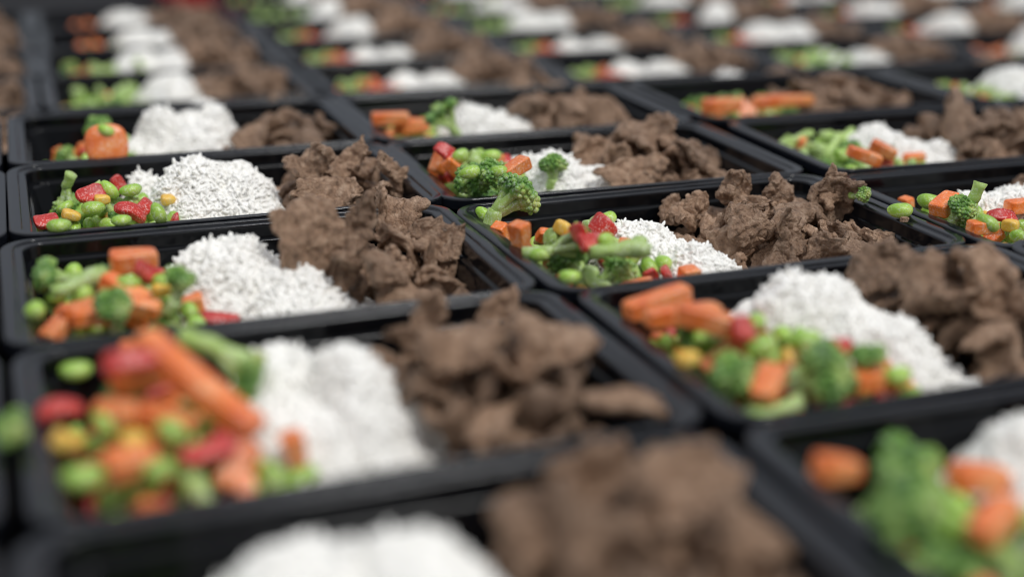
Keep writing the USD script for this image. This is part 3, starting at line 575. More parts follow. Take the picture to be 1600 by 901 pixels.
# near trays, piece by piece: (column, row) -> what it holds
NEAR = {
 (1, 2): dict(seed=12, fine=2, where='the upright-broccoli tray', label='black meal tray in sharp focus with one broccoli floret standing upright', rice=[(-0.036, 0.0082, -0.001, 0.033, 0.041), (-0.018, -0.018, -0.008, 0.034, 0.0328), (-0.045, 0.0344, -0.013, 0.025, 0.0246), (-0.004, -0.0369, -0.02, 0.026, 0.0205)], rn=7300, veg={'mix': {'bean': 5, 'carrot': 2, 'pepper': 2, 'corn': 1, 'floret': 3, 'stem': 1.05, 'stick': 2.4}, 'zc': -0.0115, 'hump': 0.011, 'cx': -0.07, 'n': 102, 'cy': 0.0}, beef={'zp': 0.004, 'cx': 0.052, 'cy': 0.0066, 'sx': 0.052, 'sy': 0.059, 'n': 52}, heroes=[
   ('carrot', -0.1043, 0.0, (0, 80, 25), {'sx': 0.015, 'sy': 0.0105, 'sz': 0.009}, 'orange carrot block standing on end below the upright broccoli', 0.003),
   ('carrot', -0.1001, 0.0352, (0, 60, 30), {'sx': 0.015, 'sy': 0.0095, 'sz': 0.008}, 'shorter orange carrot block leaning against the standing block', 0.003),
   ('floret', -0.094, -0.0216, (40, 75, 20), {'size': 0.015, 'length': 0.026, 'fine': 1, 'lobes': 5, 'spread': 0.8}, 'frosted forked broccoli floret lying centre of the sharp vegetables', 0.003),
   ('pepper', -0.0865, -0.0323, (60, 20, 60), {'sx': 0.022}, 'curved red pepper strip behind the forked broccoli floret', 0.002),
   ('pepper', -0.0859, -0.044, (50, 0, 20), {'sx': 0.015}, 'red pepper piece beside the forked broccoli, facing the camera', 0.002),
   ('pepper', -0.0564, 0.0049, (60, 30, -50), {'sx': 0.015}, 'red pepper piece at the edge of the sharp rice', 0.002),
   ('corn', -0.0798, 0.0023, (20, 10, 40), {}, 'yellow corn kernel behind the red pepper strip', 0.001),
   ('bean', -0.0482, 0.0162, (0, 0, 30), {}, 'green edamame bean behind the red pepper at the rice edge', 0.001),
   ('bean', -0.0778, -0.043, (20, 20, 60), {}, None, 0.001),
   ('stick', -0.0733, -0.0507, (0, 0, -8), {'L': 0.03, 'r': 0.0046}, 'long pale green broccoli stem curving in front of the rice', 0.001),
   ('bean', -0.1013, -0.0209, (0, 0, 10), {}, None, 0.001),
   ('bean', -0.1022, -0.0576, (10, 0, -30), {}, None, 0.001),
   ('bean', -0.1027, 0.0548, (0, 40, 0), {}, None, 0.001),
   ('floret', -0.0945, 0.0455, (4, 42, 10), {'size': 0.0235, 'length': 0.026, 'fine': 1, 'lobes': 9, 'buds': 44}, 'pale-stalked broccoli floret standing upright above the left rim', 0.004),
   ('beef', 0.0919, 0.015, (75, -8, 10), {'L': 0.04, 'W': 0.032, 'T': 0.0051, 'fold': 0.5, 'curl': 0.5}, 'broad beef slice standing upright at the right end of the sharp pile', 0.012),
   ('beef', 0.094, 0.0228, (20, -75, 40), {'L': 0.0272, 'W': 0.0144, 'T': 0.0059, 'fold': 0.8, 'curl': 0.6}, 'narrow beef strip forming the peak of the sharp pile', 0.01),
   ('beef', 0.0431, -0.0222, (60, 15, 30), {'L': 0.0352, 'W': 0.0208, 'T': 0.0051, 'fold': 0.4, 'curl': 0.6}, None, 0.006),
   ('beef', 0.0233, -0.0033, (60, -20, 0), {'L': 0.0288, 'W': 0.024, 'T': 0.0059, 'fold': 0.5, 'curl': 0.5}, None, 0.006),
   ('beef', 0.046, 0.0466, (40, -50, 30), {'L': 0.0336, 'W': 0.0176, 'T': 0.0059, 'fold': 1.6, 'curl': 0.8}, 'folded beef slice topping the left half of the sharp pile', 0.007),
   ('beef', 0.0186, 0.0441, (55, -40, 20), {'L': 0.032, 'W': 0.0176, 'T': 0.0051, 'fold': 1.0, 'curl': 0.7}, None, 0.007),
   ('beef', 0.0124, 0.0597, (30, -20, 60), {'L': 0.0288, 'W': 0.016, 'T': 0.0051, 'fold': 1.0, 'curl': 0.8}, None, 0.006),
   ('beef', 0.0709, 0.0424, (40, 40, 0), {'L': 0.0288, 'W': 0.0176, 'T': 0.0059, 'fold': 1.4, 'curl': 0.8}, None, 0.006),
   ('beef', 0.0948, -0.0211, (20, 10, 0), {'L': 0.024, 'W': 0.016, 'T': 0.0051, 'fold': 0.5, 'curl': 0.8}, None, 0.003),
  ]),
 (0, 2): dict(seed=22, fine=1, where='the carrot-chunk tray', label='black meal tray at left with big carrot chunks over edamame beans', rice=[(-0.013, 0.018, 0.005, 0.036, 0.0394), (0.012, 0.0, -0.004, 0.036, 0.041), (-0.03, 0.0246, -0.008, 0.026, 0.0328), (0.026, -0.0328, -0.02, 0.026, 0.0246)], rn=7300, veg={'mix': {'bean': 8, 'carrot': 3, 'pepper': 1.2, 'corn': 1, 'floret': 2, 'stem': 0.52, 'stick': 1.2}, 'zc': -0.0165, 'hump': 0.01, 'cx': -0.066, 'n': 105, 'cy': 0.0}, beef={'zp': 0.0, 'cx': 0.07, 'cy': 0.018, 'sx': 0.042, 'sy': 0.0558, 'n': 50}, heroes=[
   ('carrot', -0.0576, -0.0022, (8, 0, 5), {'sx': 0.021, 'sy': 0.012, 'sz': 0.0105}, 'orange carrot block on top at the back of the left vegetables', 0.001),
   ('carrot', -0.0641, -0.0218, (0, 20, -40), {'sx': 0.023, 'sy': 0.01, 'sz': 0.009}, 'long frosted carrot stick lying across the left vegetables', 0.002),
   ('carrot', -0.0603, -0.0374, (10, 10, -25), {'sx': 0.02, 'sy': 0.011, 'sz': 0.009}, None, 0.002),
   ('carrot', -0.0813, -0.0303, (0, -5, 15), {'sx': 0.023, 'sy': 0.0085, 'sz': 0.008}, None, 0.002),
   ('carrot', -0.0784, -0.0414, (0, 0, -5), {'sx': 0.019, 'sy': 0.01, 'sz': 0.008}, None, 0.002),
   ('carrot', -0.0931, -0.0334, (0, -30, 40), {'sx': 0.018, 'sy': 0.01, 'sz': 0.008}, None, 0.002),
   ('pepper', -0.0538, -0.0126, (60, 40, 30), {'sx': 0.014}, 'red pepper piece beside the top carrot block', 0.001),
   ('corn', -0.0909, 0.0538, (0, 30, 20), {}, 'yellow corn kernel topping the left vegetables near the tray wall', 0.0),
   ('corn', -0.047, -0.0177, (0, 0, 0), {}, None, 0.001),
   ('bean', -0.0833, 0.0308, (0, -40, 10), {}, None, 0.0),
   ('bean', -0.0815, -0.0122, (0, -15, 0), {}, None, 0.001),
   ('bean', -0.0925, 0.0109, (0, 0, 30), {}, None, 0.001),
   ('bean', -0.1024, -0.0362, (0, -20, 20), {}, None, 0.001),
   ('bean', -0.0623, -0.0205, (0, 10, 0), {}, None, 0.001),
   ('bean', -0.0456, -0.0139, (0, 0, 0), {}, None, 0.001),
   ('floret', -0.0894, 0.0096, (0, -70, 10), {'size': 0.016, 'length': 0.018, 'fine': 1}, 'small broccoli floret against the left wall of the carrot-chunk tray', 0.002),
   ('floret', -0.0432, -0.0332, (0, 20, 0), {'size': 0.014, 'length': 0.016, 'fine': 1}, 'small dark broccoli floret touching the rice of the carrot-chunk tray', 0.002),
   ('floret', -0.0712, -0.0486, (30, 0, 0), {'size': 0.016, 'length': 0.014, 'fine': 1}, None, 0.002),
   ('stick', -0.0823, -0.0093, (0, -10, 25), {'L': 0.026}, None, 0.001),
   ('beef', 0.0245, -0.0006, (80, -3, 8), {'L': 0.034, 'W': 0.042, 'T': 0.0042, 'fold': 0.0, 'curl': 0.35}, 'triangular beef flap standing upright beside the white rice', 0.012),
   ('beef', 0.0486, 0.0006, (35, -60, 30), {'L': 0.0416, 'W': 0.0144, 'T': 0.0051, 'fold': 0.5, 'curl': 0.5}, 'long beef strip hanging down the front of the left pile', 0.01),
   ('beef', 0.0829, 0.0484, (40, 15, 0), {'L': 0.04, 'W': 0.0272, 'T': 0.0051, 'fold': 0.8, 'curl': 0.7}, 'broad beef slice topping the pile left of the column gap', 0.006),
   ('beef', 0.0542, -0.0245, (50, 0, 20), {'L': 0.036, 'W': 0.0208, 'T': 0.0051, 'fold': 1.2, 'curl': 0.9}, None, 0.005),
   ('beef', 0.092, 0.0156, (30, 30, -30), {'L': 0.032, 'W': 0.0208, 'T': 0.0051, 'fold': 1.2, 'curl': 0.9}, None, 0.005),
   ('beef', 0.0368, -0.0128, (60, -70, 0), {'L': 0.032, 'W': 0.016, 'T': 0.0051, 'fold': 1.2, 'curl': 0.7}, None, 0.008),
  ]),
 (0, 3): dict(seed=32, fine=1, where='the bean-heavy left tray', label='black meal tray at left filled mostly with frosted edamame beans', rice=[(-0.01, 0.0131, 0.008, 0.034, 0.041), (0.012, 0.0066, 0.003, 0.03, 0.041), (-0.04, 0.041, -0.004, 0.016, 0.0164), (0.026, -0.0246, -0.018, 0.024, 0.0246)], rn=6458, veg={'mix': {'bean': 12, 'carrot': 1.2, 'pepper': 1.2, 'corn': 2, 'floret': 1, 'stem': 0.17, 'stick': 0.4}, 'zc': -0.0095, 'hump': 0.01, 'cx': -0.058, 'n': 102, 'cy': 0.0}, beef={'zp': 0.006, 'cx': 0.07, 'cy': -0.0016, 'sx': 0.05, 'sy': 0.0541, 'n': 46}, heroes=[
   ('pepper', -0.0728, -0.0128, (50, 0, 30), {'sx': 0.017}, 'dark red pepper strip behind the beans of the bean-heavy tray', 0.001),
   ('pepper', -0.0522, -0.0273, (40, 30, 10), {'sx': 0.019}, 'large frosty red pepper piece in front of the beans', 0.001),
   ('pepper', -0.0448, -0.0214, (50, -20, 60), {'sx': 0.014}, None, 0.001),
   ('pepper', -0.0971, -0.0317, (30, 0, 10), {'sx': 0.013}, None, 0.001),
   ('pepper', -0.0543, 0.0255, (60, 60, 0), {'sx': 0.012}, None, 0.001),
   ('corn', -0.0836, -0.0242, (0, 20, 0), {}, None, 0.0),
   ('corn', -0.0304, -0.0094, (0, 0, 0), {}, 'yellow corn kernel against the rice of the bean-heavy tray', 0.0),
   ('corn', -0.0665, -0.016, (0, 0, 0), {}, None, 0.0),
   ('bean', -0.0501, -0.0075, (0, -5, 10), {}, 'plump edamame bean on top of the bean-heavy left tray', 0.0),
   ('bean', -0.0615, -0.0077, (0, 50, 0), {}, None, 0.0),
   ('bean', -0.0722, -0.0232, (0, 0, -10), {}, None, 0.0),
   ('bean', -0.086, -0.0043, (0, -20, 20), {}, None, 0.0),
   ('bean', -0.0605, -0.0726, (0, 0, 5), {}, None, 0.0),
   ('bean', -0.0416, -0.0734, (0, 70, 0), {}, None, 0.0),
   ('bean', -0.0915, -0.0725, (0, 0, 0), {}, None, 0.0),
   ('beef', 0.0747, -0.0105, (40, -60, 0), {'L': 0.036, 'W': 0.016, 'T': 0.0051, 'fold': 1.0, 'curl': 0.8}, 'beef slice pointing up from the pile of the bean-heavy tray', 0.01),
   ('beef', 0.0969, -0.0216, (40, 50, 10), {'L': 0.036, 'W': 0.0208, 'T': 0.0051, 'fold': 1.0, 'curl': 0.8}, None, 0.006),
   ('beef', 0.0492, -0.0135, (30, -10, 10), {'L': 0.0368, 'W': 0.0208, 'T': 0.0051, 'fold': 0.8, 'curl': 0.9}, None, 0.005),
   ('beef', 0.0541, -0.0411, (40, 0, 0), {'L': 0.0448, 'W': 0.0224, 'T': 0.0051, 'fold': 0.5, 'curl': 0.7}, None, 0.005),
  ]),
 (1, 3): dict(seed=42, fine=1, where='the dark-broccoli tray', label='black meal tray with dark broccoli crowns among pale edamame beans', rice=[(-0.032, -0.0148, 0.006, 0.034, 0.041), (-0.01, -0.0164, -0.004, 0.034, 0.0369), (-0.04, 0.0164, -0.004, 0.024, 0.0328)], rn=5335, veg={'mix': {'bean': 9, 'carrot': 2, 'pepper': 1.2, 'corn': 0.5, 'floret': 2, 'stem': 0.7, 'stick': 1.6}, 'zc': -0.0075, 'hump': 0.009, 'cx': -0.072, 'n': 102, 'cy': 0.0}, beef={'zp': 0.012, 'cx': 0.04, 'cy': -0.0033, 'sx': 0.052, 'sy': 0.0558, 'n': 48}, heroes=[
   ('floret', -0.0402, -0.0406, (0, 10, 0), {'size': 0.017, 'length': 0.012, 'fine': 1, 'buds': 38}, 'dark green broccoli crown standing before the rice', 0.001),
   ('floret', -0.0935, -0.0524, (40, -20, 0), {'size': 0.02, 'length': 0.014, 'fine': 1, 'buds': 38}, 'dark broccoli crown at the front rim of the dark-broccoli tray', 0.003),
   ('floret', -0.0873, -0.0653, (40, 30, 0), {'size': 0.018, 'length': 0.012, 'fine': 1}, None, 0.003),
   ('carrot', -0.0738, -0.0705, (0, -20, 20), {'sx': 0.018, 'sy': 0.01, 'sz': 0.009}, 'orange carrot piece between the two dark broccoli crowns', 0.001),
   ('carrot', -0.0974, -0.0032, (0, -60, 20), {'sx': 0.018, 'sy': 0.011, 'sz': 0.01}, None, 0.001),
   ('carrot', -0.0956, -0.0215, (20, 40, 0), {'sx': 0.014, 'sy': 0.01, 'sz': 0.009}, None, 0.001),
   ('pepper', -0.0974, -0.019, (60, 50, 0), {'sx': 0.02}, None, 0.001),
   ('bean', -0.0685, -0.0121, (0, 0, 0), {}, None, 0.0),
   ('bean', -0.0902, -0.0195, (0, 0, 40), {}, None, 0.0),
   ('bean', -0.0845, -0.0736, (0, 0, 0), {}, None, 0.0),
   ('bean', -0.1002, -0.0698, (0, -10, 20), {}, None, 0.0),
   ('beef', 0.0404, 0.0018, (30, 0, 0), {'L': 0.0448, 'W': 0.0288, 'T': 0.0051, 'fold': 0.8, 'curl': 0.7}, 'wide beef slice capping the pile of the dark-broccoli tray', 0.005),
   ('beef', 0.0067, 0.0049, (50, -30, 0), {'L': 0.032, 'W': 0.0192, 'T': 0.0051, 'fold': 0.8, 'curl': 0.8}, None, 0.006),
   ('beef', 0.011, -0.0406, (40, 0, 0), {'L': 0.048, 'W': 0.024, 'T': 0.0051, 'fold': 0.3, 'curl': 0.6}, None, 0.005),
   ('beef', 0.0576, -0.0333, (30, 30, 0), {'L': 0.0336, 'W': 0.0208, 'T': 0.0051, 'fold': 1.0, 'curl': 0.8}, None, 0.005),
  ]),
 (2, 2): dict(seed=52, fine=1, where='the right-edge bean tray', label='black meal tray cut by the right edge with stray beans on its rim', rice=[(-0.06, 0.018, -0.004, 0.024, 0.0262), (-0.03, 0.0164, -0.003, 0.034, 0.0369), (-0.04, -0.0328, -0.02, 0.03, 0.0246)], rn=5054, veg={'mix': {'bean': 9, 'carrot': 3, 'pepper': 2, 'corn': 2, 'floret': 2, 'stem': 0.35, 'stick': 0.8}, 'zc': -0.0115, 'hump': 0.006, 'cx': -0.085, 'cy': -0.0123, 'n': 98}, beef={'zp': 0.002, 'cx': 0.03, 'cy': 0.0164, 'sx': 0.05, 'sy': 0.0492, 'n': 29}, heroes=[
   ('bean', -0.1271, -0.011, (0, 0, -8), {'L': 0.0145}, 'single bright edamame bean lying alone on the rims between two trays', 0.0),
   ('floret', -0.131, 0.0221, (60, 60, 0), {'size': 0.01, 'length': 0.007, 'fine': 0, 'lobes': 5}, 'tiny broccoli crumb lying on the gap between two trays', 0.0),
   ('beef', -0.1308, -0.0199, (0, 0, 0), {'L': 0.0048, 'W': 0.0032, 'T': 0.0026, 'fold': 0, 'curl': 0.2}, 'tiny beef crumb on the rim below the lone bean', 0.0),
   ('carrot', -0.089, 0.036, (0, 80, 10), {'sx': 0.012, 'sy': 0.009, 'sz': 0.008}, 'orange carrot block standing near the left wall of the right-edge tray', 0.0),
   ('carrot', -0.1005, -0.0132, (0, -20, 25), {'sx': 0.018, 'sy': 0.012, 'sz': 0.009}, 'orange carrot wedge in the middle of the right-edge vegetables', 0.0),
   ('carrot', -0.1021, -0.0477, (0, 0, -10), {'sx': 0.016, 'sy': 0.009, 'sz': 0.008}, None, 0.002),
   ('carrot', -0.0446, -0.0063, (0, 0, 0), {'sx': 0.016, 'sy': 0.01, 'sz': 0.009}, None, 0.001),
   ('pepper', -0.068, 0.04, (70, 0, 30), {'sx': 0.016}, None, 0.0),
   ('pepper', -0.0731, -0.0302, (40, 20, 0), {'sx': 0.022}, 'dark red frosted pepper at the right edge of the photo', 0.001),
   ('floret', -0.0907, -0.0255, (180, 10, 0), {'size': 0.015, 'length': 0.02, 'fine': 1}, 'broccoli floret with its stalk pointing up before the rice', 0.003),
   ('floret', -0.1006, -0.026, (20, 0, 0), {'size': 0.015, 'length': 0.012, 'fine': 1, 'buds': 38}, 'dark broccoli crown below the upturned stalk', 0.002),
   ('bean', -0.0989, -0.0481, (0, 35, -15), {'L': 0.0142}, 'large frosted edamame bean below the upturned broccoli stalk', 0.0),
   ('bean', -0.0987, 0.0022, (0, 15, -15), {'L': 0.0142}, None, 0.0),
   ('bean', -0.0772, -0.0457, (0, 0, 0), {}, None, 0.0),
   ('corn', -0.0747, -0.037, (0, 0, 30), {}, None, 0.0),
  ]),
 (1, 1): dict(seed=62, fine=1, where='the long-carrot right tray', label='blurred black meal tray at right with long carrot sticks', rice=[(-0.022, 0.0262, 0.01, 0.034, 0.0328), (-0.008, 0.0, 0.0, 0.036, 0.041), (-0.042, 0.0328, -0.006, 0.024, 0.0246), (0.01, -0.0328, -0.02, 0.03, 0.0246)], rn=6458, veg={'mix': {'bean': 8, 'carrot': 3, 'pepper': 2, 'corn': 1.5, 'floret': 3, 'stem': 0.52, 'stick': 1.2}, 'zc': -0.0095, 'hump': 0.008, 'cx': -0.066, 'cy': -0.0082, 'n': 105}, beef={'zp': 0.008, 'cx': 0.05, 'cy': 0.0131, 'sx': 0.052, 'sy': 0.0558, 'n': 48}, heroes=[
   ('carrot', -0.0888, -0.0088, (0, 15, -25), {'sx': 0.03, 'sy': 0.011, 'sz': 0.01}, 'longest carrot stick at the back of the right blurred tray', 0.0),
   ('carrot', -0.0903, 0.0374, (0, -8, 8), {'sx': 0.032, 'sy': 0.011, 'sz': 0.01}, None, 0.0),
   ('carrot', -0.0888, 0.0159, (0, 0, 0), {'sx': 0.034, 'sy': 0.01, 'sz': 0.009}, None, 0.0),
   ('carrot', -0.083, -0.045, (0, -30, 40), {'sx': 0.016, 'sy': 0.012, 'sz': 0.01}, 'orange carrot chunk between two broccoli florets at the front', 0.0),
   ('carrot', -0.0408, -0.0485, (0, 0, 0), {'sx': 0.012, 'sy': 0.01, 'sz': 0.009}, None, 0.0),
   ('pepper', -0.0796, -0.02, (60, 30, 30), {'sx': 0.016}, None, 0.0),
   ('pepper', -0.0513, -0.0317, (40, 0, 0), {'sx': 0.018}, None, 0.0),
   ('pepper', -0.041, -0.0321, (50, 0, 40), {'sx': 0.012}, None, 0.0),
   ('corn', -0.106, -0.0229, (0, 0, 0), {}, 'yellow corn kernel below the long carrot sticks', 0.0),
   ('bean', -0.0761, -0.0278, (0, -10, 20), {'L': 0.0142}, None, 0.0),
   ('bean', -0.0541, -0.0251, (0, 0, 0), {'L': 0.0142}, None, 0.0),
   ('bean', -0.0648, -0.0022, (0, 0, 60), {}, None, 0.0),
   ('bean', -0.0265, -0.0477, (0, 0, 0), {}, None, 0.0),
   ('floret', -0.0933, -0.0335, (20, 0, 0), {'size': 0.019, 'length': 0.012, 'fine': 1}, 'round broccoli floret by the left rim of the long-carrot tray', 0.002),
   ('floret', -0.0615, -0.0443, (40, 40, 0), {'size': 0.026, 'length': 0.016, 'fine': 1}, 'large pale broccoli floret at the front of the long-carrot tray', 0.004),
   ('floret', -0.0382, -0.0443, (0, 0, 0), {'size': 0.013, 'length': 0.01}, None, 0.0),
   ('beef', 0.028, 0.0427, (40, -20, 0), {'L': 0.036, 'W': 0.024, 'T': 0.0051, 'fold': 1.0, 'curl': 0.8}, None, 0.005),
   ('beef', 0.0333, 0.0074, (30, 10, 0), {'L': 0.036, 'W': 0.0272, 'T': 0.0051, 'fold': 1.0, 'curl': 0.8}, None, 0.005),
   ('beef', 0.0523, 0.0025, (40, 0, 0), {'L': 0.036, 'W': 0.0272, 'T': 0.0051, 'fold': 1.0, 'curl': 0.8}, None, 0.005),
  ]),
 (0, 1): dict(seed=72, fine=0, where='the blurred front-left tray', label='blurred black meal tray at front left with a long carrot stick on top', rice=[(-0.016, 0.0328, 0.002, 0.022, 0.029), (0.003, 0.0098, 0.006, 0.022, 0.041), (-0.018, 0.0, -0.006, 0.032, 0.041), (-0.022, -0.041, -0.02, 0.03, 0.0164), (0.029, 0.0, -0.008, 0.009, 0.009)], rn=6458, veg={'mix': {'bean': 7, 'carrot': 2.2, 'pepper': 2.5, 'corn': 2, 'floret': 1, 'stem': 0.28, 'stick': 0.64}, 'zc': -0.0115, 'hump': 0.012, 'cx': -0.066, 'cy': 0.0082, 'n': 112}, beef={'zp': 0.008, 'cx': 0.066, 'cy': 0.0098, 'sx': 0.048, 'sy': 0.0525, 'n': 43}, heroes=[
   ('carrot', -0.0708, 0.016, (0, 0, 8), {'sx': 0.024, 'sy': 0.011, 'sz': 0.01}, None, 0.0),
   ('carrot', -0.0656, 0.0636, (0, 20, 30), {'sx': 0.02, 'sy': 0.012, 'sz': 0.01}, None, 0.0),
   ('carrot', -0.0548, -0.0092, (0, 28, -48), {'sx': 0.056, 'sy': 0.013, 'sz': 0.01}, 'longest orange carrot stick sloping down across the front-left tray', 0.0),
   ('floret', -0.0416, 0.0228, (0, 115, -30), {'size': 0.017, 'length': 0.026, 'lobes': 6}, 'broccoli floret with long pale stalk on top of the front-left tray', 0.001),
   ('pepper', -0.1009, 0.0061, (30, 0, 0), {'sx': 0.016}, 'dark red pepper piece near the left wall of the front-left tray', 0.0),
   ('pepper', -0.0761, -0.0017, (50, 0, 0), {'sx': 0.02}, None, 0.0),
   ('pepper', -0.0564, -0.0348, (20, 0, 20), {'sx': 0.021}, 'red pepper strip at the front of the front-left tray', 0.0),
   ('carrot', -0.0264, -0.0321, (0, 80, 0), {'sx': 0.012, 'sy': 0.01, 'sz': 0.009}, 'lone carrot chunk resting on the rice near the front rim', 0.0),
   ('carrot', -0.0818, -0.0365, (10, 0, 10), {'sx': 0.017, 'sy': 0.012, 'sz': 0.01}, None, 0.0),
   ('corn', -0.0983, -0.0032, (0, 0, 0), {}, None, 0.0),
   ('corn', -0.0792, -0.023, (0, 0, 0), {}, None, 0.0),
   ('corn', -0.1016, -0.0171, (0, 40, 0), {}, None, 0.0),
   ('bean', -0.0872, -0.0104, (0, 70, 0), {'L': 0.0142}, None, 0.0),
   ('bean', -0.0665, -0.0245, (0, 50, 40), {'L': 0.0142}, None, 0.0),
   ('bean', -0.0769, -0.0102, (0, 0, 30), {}, None, 0.0),
   ('bean', -0.0975, -0.0421, (0, 0, 0), {'L': 0.0142}, None, 0.0),
   ('bean', -0.092, 0.0669, (0, 0, 0), {}, None, 0.0),
   ('bean', -0.0733, -0.0418, (0, 0, 30), {}, None, 0.0),
   ('carrot', -0.0834, -0.0108, (0, 0, -20), {'sx': 0.015, 'sy': 0.009, 'sz': 0.009}, None, 0.0),
   ('carrot', -0.067, -0.0158, (0, 10, -30), {'sx': 0.021, 'sy': 0.009, 'sz': 0.008}, None, 0.0),
   ('floret', -0.1188, -0.009, (60, 30, 0), {'size': 0.013, 'length': 0.009}, 'small dark green broccoli bit on the rims at the left edge', 0.0),
   ('beef', 0.0463, 0.0491, (50, -65, 0), {'L': 0.036, 'W': 0.016, 'T': 0.0051, 'fold': 0.6, 'curl': 0.7}, 'beef strip sticking up over the back rim of the front-left tray', 0.01),
   ('beef', 0.0878, 0.0682, (60, -60, 30), {'L': 0.0272, 'W': 0.016, 'T': 0.0051, 'fold': 0.6, 'curl': 0.7}, None, 0.008),
   ('beef', 0.0462, -0.0002, (40, 0, 0), {'L': 0.044, 'W': 0.024, 'T': 0.0051, 'fold': 0.6, 'curl': 0.8}, None, 0.004),
   ('beef', 0.0822, -0.0032, (40, 20, 0), {'L': 0.04, 'W': 0.0272, 'T': 0.0051, 'fold': 0.8, 'curl': 0.8}, None, 0.004),
   ('beef', 0.0914, -0.0536, (10, 0, 0), {'L': 0.032, 'W': 0.0128, 'T': 0.0051, 'fold': 0.3, 'curl': 0.6}, None, 0.003),
  ]),
 (0, 0): dict(seed=82, fine=0, where='the bottom-edge tray', label='black meal tray cropped by the bottom edge, strongly blurred', rice=[(-0.034, 0.0328, 0.0, 0.036, 0.041), (-0.008, 0.0197, 0.003, 0.032, 0.041), (-0.02, -0.0164, -0.008, 0.04, 0.041)], rn=4492, veg={'mix': {'bean': 6, 'carrot': 2, 'pepper': 1, 'floret': 2, 'stem': 0.35, 'stick': 0.8}, 'zc': -0.0135, 'hump': 0.004, 'cx': -0.08, 'n': 78, 'cy': 0.0}, beef={'zp': 0.0, 'cx': 0.07, 'cy': 0.0197, 'sx': 0.056, 'sy': 0.0492, 'n': 46}, heroes=[
   ('beef', 0.0873, 0.0385, (30, 0, 0), {'L': 0.044, 'W': 0.032, 'T': 0.0051, 'fold': 0.8, 'curl': 0.7}, 'large blurred beef slice on top of the bottom-edge pile', 0.006),
   ('beef', 0.0678, 0.0626, (40, -20, 0), {'L': 0.04, 'W': 0.0272, 'T': 0.0051, 'fold': 0.8, 'curl': 0.7}, None, 0.006),
   ('beef', 0.0943, 0.0097, (30, 30, 0), {'L': 0.04, 'W': 0.0272, 'T': 0.0051, 'fold': 0.8, 'curl': 0.7}, None, 0.006),
   ('beef', 0.0344, 0.0404, (30, -10, 0), {'L': 0.04, 'W': 0.0272, 'T': 0.0051, 'fold': 0.8, 'curl': 0.7}, None, 0.006),
  ]),
 (1, 0): dict(seed=92, fine=0, where='the bottom-right corner tray', label='black meal tray in the bottom right corner, strongly blurred', rice=[(-0.012, 0.0492, -0.002, 0.024, 0.0246), (-0.01, 0.0082, -0.004, 0.04, 0.041)], rn=3369, veg={'mix': {'bean': 6, 'carrot': 2, 'pepper': 1, 'floret': 4, 'stem': 0.52, 'stick': 1.2}, 'zc': -0.0205, 'hump': 0.009, 'cx': -0.06, 'cy': 0.0164, 'n': 98}, beef={'zp': -0.002, 'cx': 0.062, 'cy': 0.0082, 'sx': 0.042, 'sy': 0.041, 'n': 18}, heroes=[
   ('floret', -0.055, 0.0595, (20, -10, 0), {'size': 0.024, 'length': 0.016}, 'large round broccoli floret in the bottom right corner tray', 0.006),
   ('floret', -0.0986, 0.0021, (60, 0, 0), {'size': 0.022, 'length': 0.016}, None, 0.003),
   ('carrot', -0.0429, 0.0337, (0, 10, 0), {'sx': 0.022, 'sy': 0.011, 'sz': 0.01}, None, 0.0),
   ('carrot', -0.0631, -0.0001, (0, -20, 20), {'sx': 0.019, 'sy': 0.011, 'sz': 0.01}, None, 0.0),
   ('carrot', -0.0984, 0.035, (0, 10, 0), {'sx': 0.016, 'sy': 0.01, 'sz': 0.009}, None, 0.0),
  ]),
 (0, 4): dict(seed=102, fine=0, where='the orange-ring tray', label='black meal tray at left with a carrot round and a bean on it', rice=[(-0.016, 0.0164, 0.008, 0.02, 0.0246), (0.004, 0.0082, 0.003, 0.03, 0.0369), (0.02, 0.0164, 0.006, 0.018, 0.0246), (-0.03, 0.0, -0.01, 0.024, 0.0328)], rn=3650, veg={'mix': {'bean': 7, 'carrot': 3, 'pepper': 1.5, 'corn': 3, 'floret': 1}, 'zc': -0.0095, 'hump': 0.008, 'cx': -0.055, 'n': 85, 'cy': 0.0}, beef={'zp': 0.002, 'cx': 0.062, 'cy': -0.0033, 'sx': 0.046, 'sy': 0.0508, 'n': 36}, heroes=[
   ('floret', -0.0566, 0.0225, (30, -20, 0), {'size': 0.018, 'length': 0.012}, 'small broccoli crown behind the orange carrot round', 0.0),
   ('round', -0.0572, -0.0697, (70, 0, 0), {}, 'orange carrot round facing the camera in the orange-ring tray', 0.003),
   ('bean', -0.0566, -0.0698, (0, 30, 0), {}, 'green edamame bean lying against the orange carrot round', 0.0),
  ]),
 (1, 4): dict(seed=112, fine=0, where='the twin-carrot tray', label='blurred black meal tray with two orange carrot blocks', rice=[(-0.032, -0.0164, 0.004, 0.03, 0.0328), (-0.01, -0.0082, -0.004, 0.034, 0.041)], rn=3369, veg={'mix': {'bean': 5, 'carrot': 2, 'floret': 1.5, 'stem': 0.52, 'stick': 1.2}, 'zc': -0.0175, 'hump': 0.006, 'cx': -0.07, 'n': 68, 'cy': 0.0}, beef={'zp': 0.01, 'cx': 0.036, 'cy': -0.0131, 'sx': 0.054, 'sy': 0.0492, 'n': 39}, heroes=[
   ('carrot', -0.0791, -0.0164, (0, 0, 5), {'sx': 0.026, 'sy': 0.012, 'sz': 0.012}, 'larger orange carrot block in the twin-carrot tray', 0.0),
   ('carrot', -0.0972, -0.0272, (0, 0, -10), {'sx': 0.026, 'sy': 0.012, 'sz': 0.01}, 'smaller orange carrot block in the twin-carrot tray', 0.0),
   ('stem', -0.0688, -0.0715, (0, -35, 0), {'size': 0.02}, 'pale green broccoli stem leaning before blurred rice', 0.002),
  ]),
